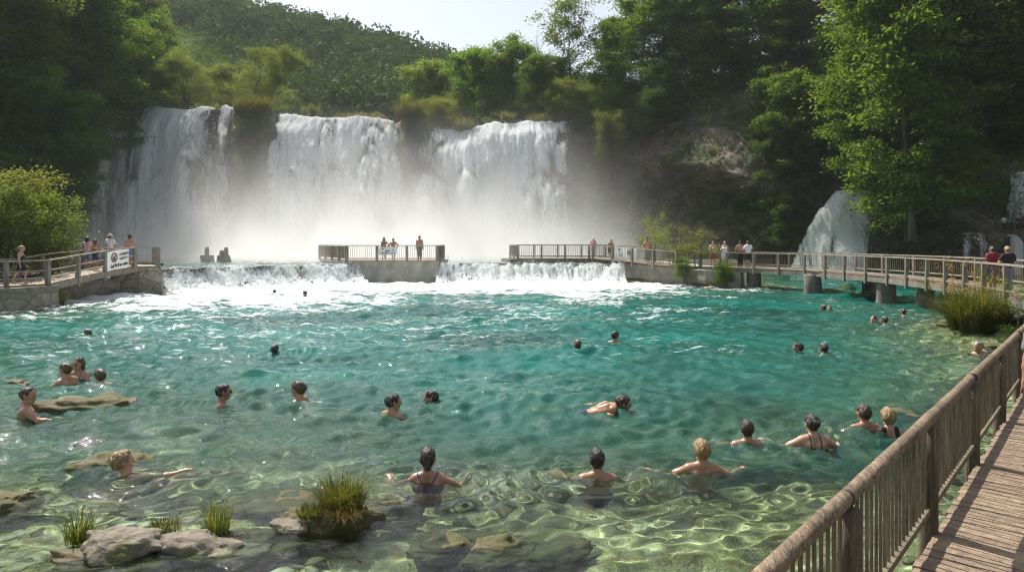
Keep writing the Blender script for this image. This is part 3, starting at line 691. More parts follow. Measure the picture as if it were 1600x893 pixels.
# the boardwalk under the photographer
bw = thing('wooden_boardwalk', 'weathered plank boardwalk with a rough log railing in the near right corner', 'boardwalk')
rx_ = lambda d: 1.136+.818*(d-3.35)
ZD = .40
edge = [(rx_(d)+.06, d, ZD) for d in (-1.5, 2, 6, 10, 14.4)]
edge += [(rx_(16.5)+.06, 16.5, .72), (rx_(19)+.06, 19.0, 1.22)]
inner = offset(edge, 2.5)
deck(bw, edge, inner, .145, .05, seed=1)
beam(bw, offset(edge, .10), .09, .20, dz=-.16); beam(bw, offset(edge, 2.35), .09, .20, dz=-.16)
pd = [-1.4, .55, 2.48, 4.40, 6.36, 8.33, 10.3, 12.3, 14.3]
railing(bw, None, h=.97, pw=.16, rail=(.05, .05), bal=.118, bw=.020, low=.20, drop=1.0, posts=[(rx_(d), d, ZD) for d in pd], matp='postwood', log=True, matb='slat', seed=11)
P2 = offset([(rx_(d), d, ZD) for d in pd], 2.5)
railing(bw, None, h=.97, pw=.16, rail=(.056, .056), bal=.12, bw=.030, low=.20, drop=1.0, posts=P2, matp='postwood', log=True, matb='slat', seed=23)

# the long footbridge curving away on the right
BR = [(14.05, 19.05, 1.24), (15.3, 22.6, 1.25), (16.7, 27.5, 1.25), (17.4, 31.1, 1.25), (17.75, 35.2, 1.25), (17.2, 42.2, 1.25), (15.2, 46.4, 1.25), (12.7, 49.4, 1.25)]
fb = thing('footbridge', 'long curved wooden footbridge on stone piers crossing the right side of the pool', 'footbridge')
BRs = resample(BR, .9); far = offset(BRs, 2.2)
deck(fb, BRs, far, .16, .05, seed=2)
beam(fb, offset(BRs, .02), .10, .24, dz=-.18, mat='greypost'); beam(fb, offset(BRs, 2.18), .10, .24, dz=-.18, mat='greypost')
railing(fb, offset(BRs, -.03), h=.92, spacing=2.0, pw=.13, bal=0, drop=.40, seed=31, low=.14)
railing(fb, far, h=.95, spacing=2.6, pw=.11, bal=.17, bw=.02, drop=.30, seed=37)
def pier(x, y, r, zt, seed, lab):
    zz = np.array([-3.6, -.6, -.05, .25, .55, zt-.1, zt]); mb = MB()
    mb.tube([(x, y, z) for z in zz], np.array([1.06, 1.05, 1.04, 1.0, .98, .97, .9])*r, 22, wob=.10, seed=seed)
    o = mb.build('bridge_pier', M['pier'], smooth=True); tag(o, lab, 'pier', 'stone piers under the footbridge')
for px, py, w_, lab in ((1178, 449, 22, 'leftmost round stone pier under the footbridge, nearest the bushes'), (1270, 458, 27, 'second round stone pier under the footbridge, left of the hanging plant'),
                        (1385, 472, 29, 'wide round stone pier under the footbridge, right of the hanging plant'), (1446, 481, 28, 'right round stone pier under the footbridge beside the big grass tussock')):
    p = at_z(px, py, 0); r = w_*p[1]/F_PX/2; d0 = p/np.linalg.norm(p[:2]); pier(p[0]+d0[0]*r, p[1]+d0[1]*r, r, 1.06, px, lab)
p = at_z(1362, 464, 0); pier(p[0]+.5, p[1]+1.2, .42, 1.06, 77, 'thin dark pier half hidden behind the wide stone pier')

# stone bank with ramp at the right end of the weir
def wall_mesh(outline, z0, z1, name, mat, parent=None, seed=0, amp=.08, res=.3, batter=.0):
    """solid built from a plan outline (counter-clockwise), rough sides"""
    P = np.array(outline, float); Q = []
    for a, b in zip(P, np.roll(P, -1, 0)):
        m = max(1, int(np.linalg.norm(b-a)/res)); Q += [a+(b-a)*i/m for i in range(m)]
    Q = np.array(Q); n = len(Q); T = np.roll(Q, -1, 0)-np.roll(Q, 1, 0); N = np.stack([T[:, 1], -T[:, 0]], 1); N /= np.linalg.norm(N, axis=1, keepdims=True)
    z1 = np.broadcast_to(z1(Q[:, 0], Q[:, 1]) if callable(z1) else z1, (n,)); m = max(3, int((z1.max()-z0)/res)); V = []
    for i in range(m+1):
        t = i/m; zz = z0+(z1-z0)*t; d = amp*fbm(Q[:, 0]*1.7+Q[:, 1], zz*2.0, 0, seed, 3)+batter*(1-t)
        V.append(np.stack([Q[:, 0]+N[:, 0]*d, Q[:, 1]+N[:, 1]*d, zz], 1))
    k = np.arange(n); F = np.concatenate([np.stack([i*n+k, i*n+(k+1) % n, (i+1)*n+(k+1) % n, (i+1)*n+k], 1) for i in range(m)])
    return MB().add(np.concatenate(V), [F, np.array([[m*n+j for j in range(n)]])]).build(name, mat, parent)
emb = thing('stone_embankment', 'grey stone embankment carrying the sloping ramp right of the weir', 'embankment')
ramp = [(7.9, 57.2, 1.62), (9.6, 54.6, 1.55), (11.2, 51.8, 1.38), (12.6, 49.5, 1.26)]
wall_mesh([(8.0, 55.2), (9.3, 52.9), (10.9, 50.3), (12.6, 47.9), (14.6, 47.2), (15.6, 49.6), (13.6, 53.5), (11.5, 57.5), (9, 61), (7.8, 60)], -1.2, lambda x, y: np.interp(y, [47, 50, 54.6, 57.2], [1.0, 1.12, 1.36, 1.45]), 'stone_wall', M['concrete'], emb, 5, .16, .35, .25)
deck(emb, ramp, offset(ramp, 2.1), .16, .05, 'ramp_deck', 3)
beam(emb, offset(ramp, -.02), .09, .2, 'greypost', dz=-.14)
railing(emb, offset(ramp, -.05), h=.98, spacing=2.1, pw=.13, bal=.2, bw=.018, drop=.3, seed=41)
railing(emb, offset(ramp, 2.1), h=.98, spacing=2.1, pw=.12, bal=.16, drop=.3, seed=43)
# viewing platform to the left of it, behind the right cascade
vp = thing('viewing_platform', 'long railed wooden platform right behind the right cascade', 'platform')
f0, f1 = np.array([.45, 58.0, 1.62]), np.array([7.9, 57.6, 1.62])
deck(vp, [f0, f1], [f0+[-.6, 3.2, 0], f1+[-.2, 3.2, 0]], .16, .05, seed=4)
wall_mesh([(-.2, 57.4), (8.2, 57.0), (8.2, 61.4), (-.9, 61.6)], .2, 1.56, 'mossy_base', M['rock_moss'], vp, 8, .25, .3, .3)
railing(vp, [f0, f1], h=1.02, spacing=1.9, pw=.15, bal=.15, bw=.03, drop=.2, seed=51, low=.14)
railing(vp, [f0+[-.6, 3.2, 0], f1+[-.2, 3.2, 0]], h=1.02, spacing=1.9, pw=.15, bal=.15, bw=.03, drop=.2, seed=52, low=.14)
railing(vp, [f0, f0+[-.6, 3.2, 0]], h=1.02, spacing=1.6, pw=.15, bal=.15, bw=.03, drop=.2, seed=53, low=.14)

# middle platform on its stone block
mp = thing('viewing_platform', 'railed square viewing platform on a pale stone block in the middle of the weir', 'platform')
wall_mesh([(-12.0, 52.9), (-5.3, 52.9), (-5.2, 59.8), (-15.8, 61.2), (-15.4, 59)], -1.2, 1.50, 'stone_block', M['concrete'], mp, 15, .07, .35, .18)
c0, c1, c2, c3 = [np.array(q) for q in ((-11.9, 53.0, 1.56), (-5.4, 53.0, 1.56), (-5.5, 59.4, 1.56), (-15.9, 60.8, 1.56))]
deck(mp, [c0, c1], [c3, c2], .17, .05, seed=5)
for a, b, sd in ((c0, c1, 61), (c1, c2, 62), (c3, c0, 64)): railing(mp, [a, b], h=1.06, spacing=2.15, pw=.17, rail=(.12, .06), bal=.135, bw=.028, drop=.12, seed=sd, low=.16)

# walkway on the left
lw = thing('wooden_walkway', 'wooden walkway with grey rails rising on the left bank to the stone abutment', 'walkway')
NE = np.array([(-27.5, 29.5, 1.05), (-21.3, 31.0, 1.05), (-20.5, 32.5, 1.06), (-20.65, 35.0, 1.24), (-20.8, 37.6, 1.42), (-20.5, 40.0, 1.58), (-19.5, 40.6, 1.58)])
FE = np.array([(-28.5, 32.6, 1.05), (-24.0, 33.8, 1.05), (-23.2, 34.6, 1.08), (-23.2, 36.4, 1.26), (-23.0, 39.4, 1.42), (-22.6, 43.2, 1.58), (-21.1, 43.3, 1.58)])
deck(lw, NE[:-1], FE[:-1], .16, .05, seed=6); deck(lw, NE[-2:], FE[-2:], .16, .05, seed=7)
beam(lw, NE, .1, .26, 'greypost', dz=-.19)
railing(lw, None, h=1.0, posts=NE, pw=.17, rail=(.11, .06), bal=0, drop=.45, seed=71, low=.26, midrail=True)
railing(lw, None, h=1.0, posts=np.array([NE[-1], (-20.3, 42, 1.58), FE[-1]]), pw=.17, rail=(.12, .06), bal=0, drop=.2, seed=72, low=.3)
railing(lw, None, h=1.0, posts=FE[:-1], pw=.14, rail=(.11, .06), bal=.22, drop=.3, seed=73, low=.26)
wall_mesh([(-21.7, 39.8), (-19.25, 40.35), (-20.8, 43.7), (-23.2, 44.2)], -1.0, 1.50, 'stone_abutment', M['stone'], lw, 21, .12, .25, .12)
wall_mesh([(-28, 28.6), (-20.6, 30.6), (-20.1, 32.6), (-21.4, 34.2), (-29, 34)], -1.0, .98, 'bank_wall', M['stone'], lw, 23, .16, .25, .2)
wall_mesh([(-24.2, 33.6), (-21.9, 34.0), (-21.9, 37.5), (-21.5, 40.3), (-24.6, 41.5)], -1.0, .9, 'inner_wall', M['stone'], lw, 25, .16, .3, .1)

# two stumps of an old structure standing in the river above the weir
def stump(px, py, w_, hp, posts, lab):
    p = at_z(px, py, 1.3); t = thing('ruined_pier', lab, 'pier', p)
    wall_mesh([(-w_/2, -.3), (w_/2, -.35), (w_/2, .5), (-w_/2, .45)], -.7, .52, 'stone_base', M['concrete'], t, px, .10, .2, .08)
    for (ox, h_) in posts:
        MB().tube([(ox, .1, .4), (ox, .1, .8), (ox, .1, .5+h_*.9), (ox, .1, .5+h_)], [.19, .17, .16, .12], 10, wob=.15, seed=px).build('post_stub', M['concrete'], t, True)
stump(323.5, 408.5, .82, 0, [(-.05, .72)], 'ruined stone pier with a single post in the river above the left cascade')
stump(349.5, 409, .75, 0, [(-.2, .45), (.16, .68)], 'ruined stone pier with two post stubs in the river above the left cascade')

# ------------------------------------------------------------------ banners on the rails
def text(parent, s, size, mat, x, z, name='lettering', y=-.012, bold=.004):
    cu = bpy.data.curves.new('t', 'FONT'); cu.body = s; cu.size = size; cu.extrude = .002; cu.offset = bold; cu.align_x = 'LEFT'
    tmp = bpy.data.objects.new('t', cu); COL.objects.link(tmp); dg = bpy.context.evaluated_depsgraph_get()
    me = bpy.data.meshes.new_from_object(tmp.evaluated_get(dg)); bpy.data.objects.remove(tmp)
    me.name = name; me.materials.clear(); me.materials.append(mat); me.transform(Matrix.Translation((x, y, z)) @ Matrix.Rotation(math.pi/2, 4, 'X'))
    o = bpy.data.objects.new(name, me); COL.objects.link(o); o.parent = parent; return o
def ring(parent, x, z, r0, r1, mat, name, y=-.012, n=32):
    a = np.linspace(0, 2*math.pi, n, endpoint=False); V = np.concatenate([np.stack([x+r*np.cos(a), np.full(n, yy), z+r*np.sin(a)], 1) for r, yy in ((r0, y), (r1, y), (r1, y+.004), (r0, y+.004))])
    k = np.arange(n); F = np.concatenate([np.stack([i*n+k, ((i+1) % 4)*n+k, ((i+1) % 4)*n+(k+1) % n, i*n+(k+1) % n], 1) for i in range(4)])
    return MB().add(V, F).build(name, mat, parent)
def slab(parent, x, z, w_, h_, mat, name, y=-.012, ry=0.0):
    ca, sa = math.cos(ry), math.sin(ry)
    return MB().box((x, y, z), (w_, .005, h_), R3=[[ca, 0, -sa], [0, 1, 0], [sa, 0, ca]]).build(name, mat, parent)
def banner(label, p0, p1, drop0, hgt, mat):
    """p0,p1: upper corners; hangs vertically, sheared along the rail"""
    p0, p1 = np.array(p0), np.array(p1); L = np.linalg.norm((p1-p0)[:2]); rz = math.atan2(p1[1]-p0[1], p1[0]-p0[0])
    t = thing('banner', label, 'banner', p0, rz); sl = (p1[2]-p0[2])/L
    n = 16; xs = np.linspace(0, L, n); zs = np.linspace(-hgt, 0, 9); XX, ZZ = np.meshgrid(xs, zs)
    V = np.stack([XX, .012*np.sin(XX*5+ZZ*3)-.0, ZZ+sl*XX], -1).reshape(-1, 3); B = V+[0, .012, 0]
    MB().add(V, gridf(n, 9)).add(B, gridf(n, 9)[:, ::-1]).build('sheet', mat, t, True)
    return t, L, sl
a = at_d(167, 394.5, 37.7); b = at_d(203.5, 386.5, 39.6)
a -= [0, .14, 0]; b -= [0, .14, 0]
t, L, sl = banner('white banner with a red ringed sign and dark lettering on the left walkway rail', a, b, 0, .98, M['signwhite'])
sk = Matrix(((1, 0, 0, 0), (0, 1, 0, 0), (sl, 0, 1, 0), (0, 0, 0, 1)))
prt = [ring(t, .36*L, -.36, .19, .25, M['signred'], 'ring_emblem', -.03), slab(t, .36*L, -.36, .40, .055, M['signred'], 'diagonal_bar', -.031, R(45)),
       slab(t, .36*L, -.40, .16, .2, M['signnavy'], 'pictogram', -.0275, R(20)),
       text(t, 'HOMAID', .19, M['signdark'], .57*L, -.33, 'lettering', -.03), text(t, 'OUSE IC', .17, M['signdark'], .57*L, -.54, 'lettering', -.03), text(t, 'Lar & 8 ar asta', .225, M['signdark'], .21*L, -.86, 'lettering', -.03, .009)]
for o in prt: o.data.transform(sk)
a = np.array([-9.6, 52.86, 2.55]); b = np.array([-8.15, 52.86, 2.55])
a = at_d(592, 386.5, 52.8); b = at_d(620, 385.5, 52.8)
t, L, sl = banner('small faded grey banner on the rail of the middle platform', a, b, 0, .56, M['signgrey'])
for x, z, w_, h_ in ((.22, -.12, .2, .05), (.42, -.25, .13, .09), (.56, -.25, .12, .09), (.30, -.42, .5, .06), (.75, -.42, .4, .05)): slab(t, x*L, z, w_, h_, M['signdark'], 'faint_marking', -.03)
slab(t, .8*L, -.22, .1, .16, M['signteal'], 'triangle_mark', -.03, R(30))
a = at_d(961.5, 383.2, 54.5); b = at_d(996, 387.5, 52.4)
a -= [.1, .18, 0]; b -= [.1, .18, 0]
t, L, sl = banner('white banner with a round dark emblem and teal marks on the ramp rail', a, b, 0, .92, M['signwhite'])
sk = Matrix(((1, 0, 0, 0), (0, 1, 0, 0), (sl, 0, 1, 0), (0, 0, 0, 1)))
prt = [ring(t, .75*L, -.42, .30, .335, M['signnavy'], 'ring_emblem', -.03), text(t, 'PB', .42, M['signnavy'], .60*L, -.56, 'monogram', -.03, .014), ring(t, .27*L, -.26, .08, .13, M['signteal'], 'swirl_logo', -.03),
       slab(t, .20*L, -.24, .10, .10, M['signnavy'], 'logo_dot', -.032)]
for z in (-.52, -.62, -.72): prt.append(slab(t, .30*L, z, .52, .04, M['signteal'], 'text_line', -.03))
for o in prt: o.data.transform(sk)

# far terrace on the right with its path rail and steps
tr = thing('stone_terrace', 'shaded stone terrace with a metal path rail in front of the upper right fall', 'terrace')
TE = [(44.0, 67.9, 3.75), (46.5, 67.2, 3.8), (51, 67.0, 3.8), (56, 66.8, 3.8)]
wall_mesh([(43.6, 67.3), (47, 66.4), (57, 66.0), (57, 70), (43.6, 70)], 2.3, 3.72, 'stone_wall', M['rock'], tr, 33, .3, .35, .2)
deck(tr, [(44.0, 67.9, 3.8), (56, 66.9, 3.8)], [(44, 69.9, 3.8), (56, 69.3, 3.8)], .2, .05, seed=9)
railing(tr, TE, h=.95, spacing=2.2, pw=.08, rail=(.06, .05), bal=.16, bw=.022, drop=.05, seed=81, matp='greypost')
st = thing('steps', 'wooden steps with handrail climbing to the shaded terrace', 'steps')
for i in range(7):
    MB().box((42.2+i*.27, 68.3-.06*i, 5.0-.17*i-.02), (.27, 1.3, .06)).build('tread', M['deck'], st)
railing(st, [(41.9, 67.65, 5.0), (43.9, 67.2, 3.85)], h=.95, spacing=1.1, pw=.08, rail=(.06, .05), bal=.3, drop=.3, seed=83)
# ------------------------------------------------------------------ plants
def leaves(mb, P, size, g, up=.6, asp=.55, m=0, dirs=None, nrm=None):
    n = len(P); N = g.normal(size=(n, 3)); N[:, 2] = np.abs(N[:, 2])+up*1.6
    if nrm is not None: N = nrm+.75*g.normal(size=(n, 3))
    N /= np.linalg.norm(N, axis=1, keepdims=True)
    T = g.normal(size=(n, 3)) if dirs is None else dirs+.6*g.normal(size=(n, 3)); T -= N*np.sum(T*N, 1, keepdims=True); T /= np.maximum(np.linalg.norm(T, axis=1, keepdims=True), 1e-6)
    B = np.cross(N, T); s = (size*g.uniform(.65, 1.3, n))[:, None]
    V = np.stack([P-T*s*.5, P+B*s*asp*.5-N*s*.06, P+T*s*.5-N*s*.12, P-B*s*asp*.5-N*s*.06], 1).reshape(-1, 3)
    mb.add(V, (np.arange(n)*4)[:, None]+np.arange(4)[None, :], m)
def branchy(g, a, d, L, bend, n=6, up=.15):
    P = [np.array(a, float)]; d = unit(d)
    for i in range(n):
        d = unit(d+g.normal(size=3)*bend+np.array([0, 0, up/n])); P.append(P[-1]+d*L/n)
    return np.array(P)
def tree(name, label, H, Rr, cb, seed, leaf=.2, ncl=260, per=55, prof='round', mat='leaf', bark='bark', stems=1, lean=(0, 0), tr=.16, cl=.75, flat=.5, group=None, gap=.0, cat='tree', limb=26, hang=0.0):
    g = np.random.default_rng(seed); root = thing(name, label, cat, (0, 0, 0), 0, group)
    W = MB(); tips = []
    for s_ in range(stems):
        a0 = np.array([0, 0, -.5]) if stems == 1 else np.array([g.normal()*.25, g.normal()*.25, -.5])
        ld = np.array([lean[0], lean[1], H])+(0 if stems == 1 else np.array([g.normal(), g.normal(), 0])*Rr*.5)
        n = 9; ts = np.linspace(0, 1, n); T = a0+ts[:, None]*(ld-a0)+np.stack([np.cumsum(g.normal(size=n))*.028*H**.8, np.cumsum(g.normal(size=n))*.028*H**.8, 0*ts], 1)*ts[:, None]
        W.tube(T, tr*(1-.88*ts)*(1+.5*np.exp(-ts*14)), 8, wob=.1, seed=seed)
        nl = limb//stems
        for k in range(nl):
            t = cb/H+(1-cb/H)*(k+.5+g.uniform(-.4, .4))/nl; t = min(max(t, .05), .985)
            p = np.array([np.interp(t, ts, T[:, i]) for i in range(3)]); q = (t*H-cb)/(H-cb)
            w = {'round': math.sqrt(max(0.04, 1-(1.75*(q-.42))**2)), 'tall': (1-q)**.55*min(1, .35+q*3), 'dome': math.sqrt(max(.03, 1-q*q)), 'vase': .35+.65*q*(1.35-q)*1.9}[prof]
            an = k*2.399+g.uniform(-.5, .5); L = Rr*w*g.uniform(.7, 1.12)
            dr = np.array([math.cos(an), math.sin(an), .25+.55*q+(.3 if prof == 'dome' else 0)])
            Bp = branchy(g, p, dr, L, .16, 6, .25-hang); r0 = tr*(1-.85*t)*.42
            W.tube(Bp, np.linspace(r0, r0*.18, 7), 5, cap=False)
            for j in range(2, 7):
                for _ in range(2):
                    d2 = unit(Bp[min(j, 6)]-Bp[j-1])+g.normal(size=3)*.75; L2 = L*g.uniform(.16, .36)*(1.1-.08*j)+.25
                    C = branchy(g, Bp[j], d2*[1, 1, .55], L2, .2, 3, .05-hang); W.tube(C, np.linspace(r0*.28, r0*.08, 4), 4, cap=False)
                    tips.append((C[-1], unit(C[-1]-C[0]))); tips.append((C[1], unit(C[1]-C[0])))
            tips.append((Bp[-1], unit(Bp[-1]-Bp[-2])))
    idx = g.permutation(len(tips))[:ncl]; Ls = []; Ds = []
    for i in idx:
        c, d = tips[i]
        if gap and vnoise(c[0]*.45, c[1]*.45, c[2]*.45, seed) < -1+2*gap: continue
        k = int(per*g.uniform(.5, 1.4)); sd = cl*g.uniform(.6, 1.15)
        Q = g.normal(size=(k, 3))*np.array([sd*.55, sd*.55, sd*.55*flat]); Q[:, 2] -= .12*(Q[:, 0]**2+Q[:, 1]**2)/sd+hang*np.abs(g.normal(size=k))*sd
        Ls.append(c+d*sd*.3+Q); Ds.append(np.repeat(d[None, :]-[[0, 0, hang*1.5]], k, 0))
    W.build('trunk', M[bark], root, True)
    C = MB(); leaves(C, np.concatenate(Ls), leaf, g, up=.55, dirs=np.concatenate(Ds)); C.build('crown', M[mat], root)
    return root
def set_mat(root, part, mat):
    for ch in root.children:
        if ch.name.split('.')[0] == part:
            ch.material_slots[0].link = 'OBJECT'; ch.material_slots[0].material = M[mat]
USED = set()
def place(proto, px, d, z, rz, sc, label, mat=None, X=None):
    x = (px-CXP)*d/F_PX if X is None else X
    if proto.name not in USED:
        USED.add(proto.name); o = proto; o.location = (x, d, z); o.rotation_euler = (0, 0, rz); o.scale = (sc, sc, sc) if np.isscalar(sc) else sc; o['label'] = label
    else: o = copy_thing(proto, (x, d, z), rz, sc, label)
    if mat:
        set_mat(o, 'crown', mat)
    return o
GF = 'trees of the wooded banks'
tallA = tree('broadleaf_tree', 'x', 18, 6.4, 1.6, 301, .36, 760, 56, 'round', 'leafbright', tr=.22, cl=1.25, flat=.33, group=GF, limb=52, gap=.08)
tallB = tree('broadleaf_tree', 'x', 16, 5.4, 1.0, 303, .34, 680, 56, 'tall', 'leaf', tr=.22, cl=1.15, flat=.36, group=GF, limb=46, gap=.08)
roundC = tree('broadleaf_tree', 'x', 10, 4.8, .6, 305, .30, 520, 52, 'round', 'leaf', tr=.17, cl=.95, flat=.5, group=GF, limb=32, gap=.15)
openD = tree('broadleaf_tree', 'x', 12, 4.6, 3.5, 307, .27, 280, 42, 'vase', 'leaf', tr=.19, cl=.9, flat=.45, group=GF, limb=22, gap=.25)
willow = tree('willow_tree', 'x', 8, 5.0, .4, 309, .17, 520, 62, 'dome', 'leafpale', tr=.16, cl=.8, flat=.7, group=GF, limb=40, stems=3, hang=.12)
bushE = tree('bush', 'x', 3.2, 2.2, .1, 311, .12, 300, 48, 'dome', 'leaf', tr=.06, cl=.45, flat=.75, group='bushes by the water', limb=30, stems=4, cat='bush')
bushF = tree('bush', 'x', 2.4, 1.5, .1, 313, .10, 120, 30, 'vase', 'leafpale', tr=.035, cl=.38, flat=.7, group='bushes by the water', limb=18, stems=4, cat='bush', gap=.2)

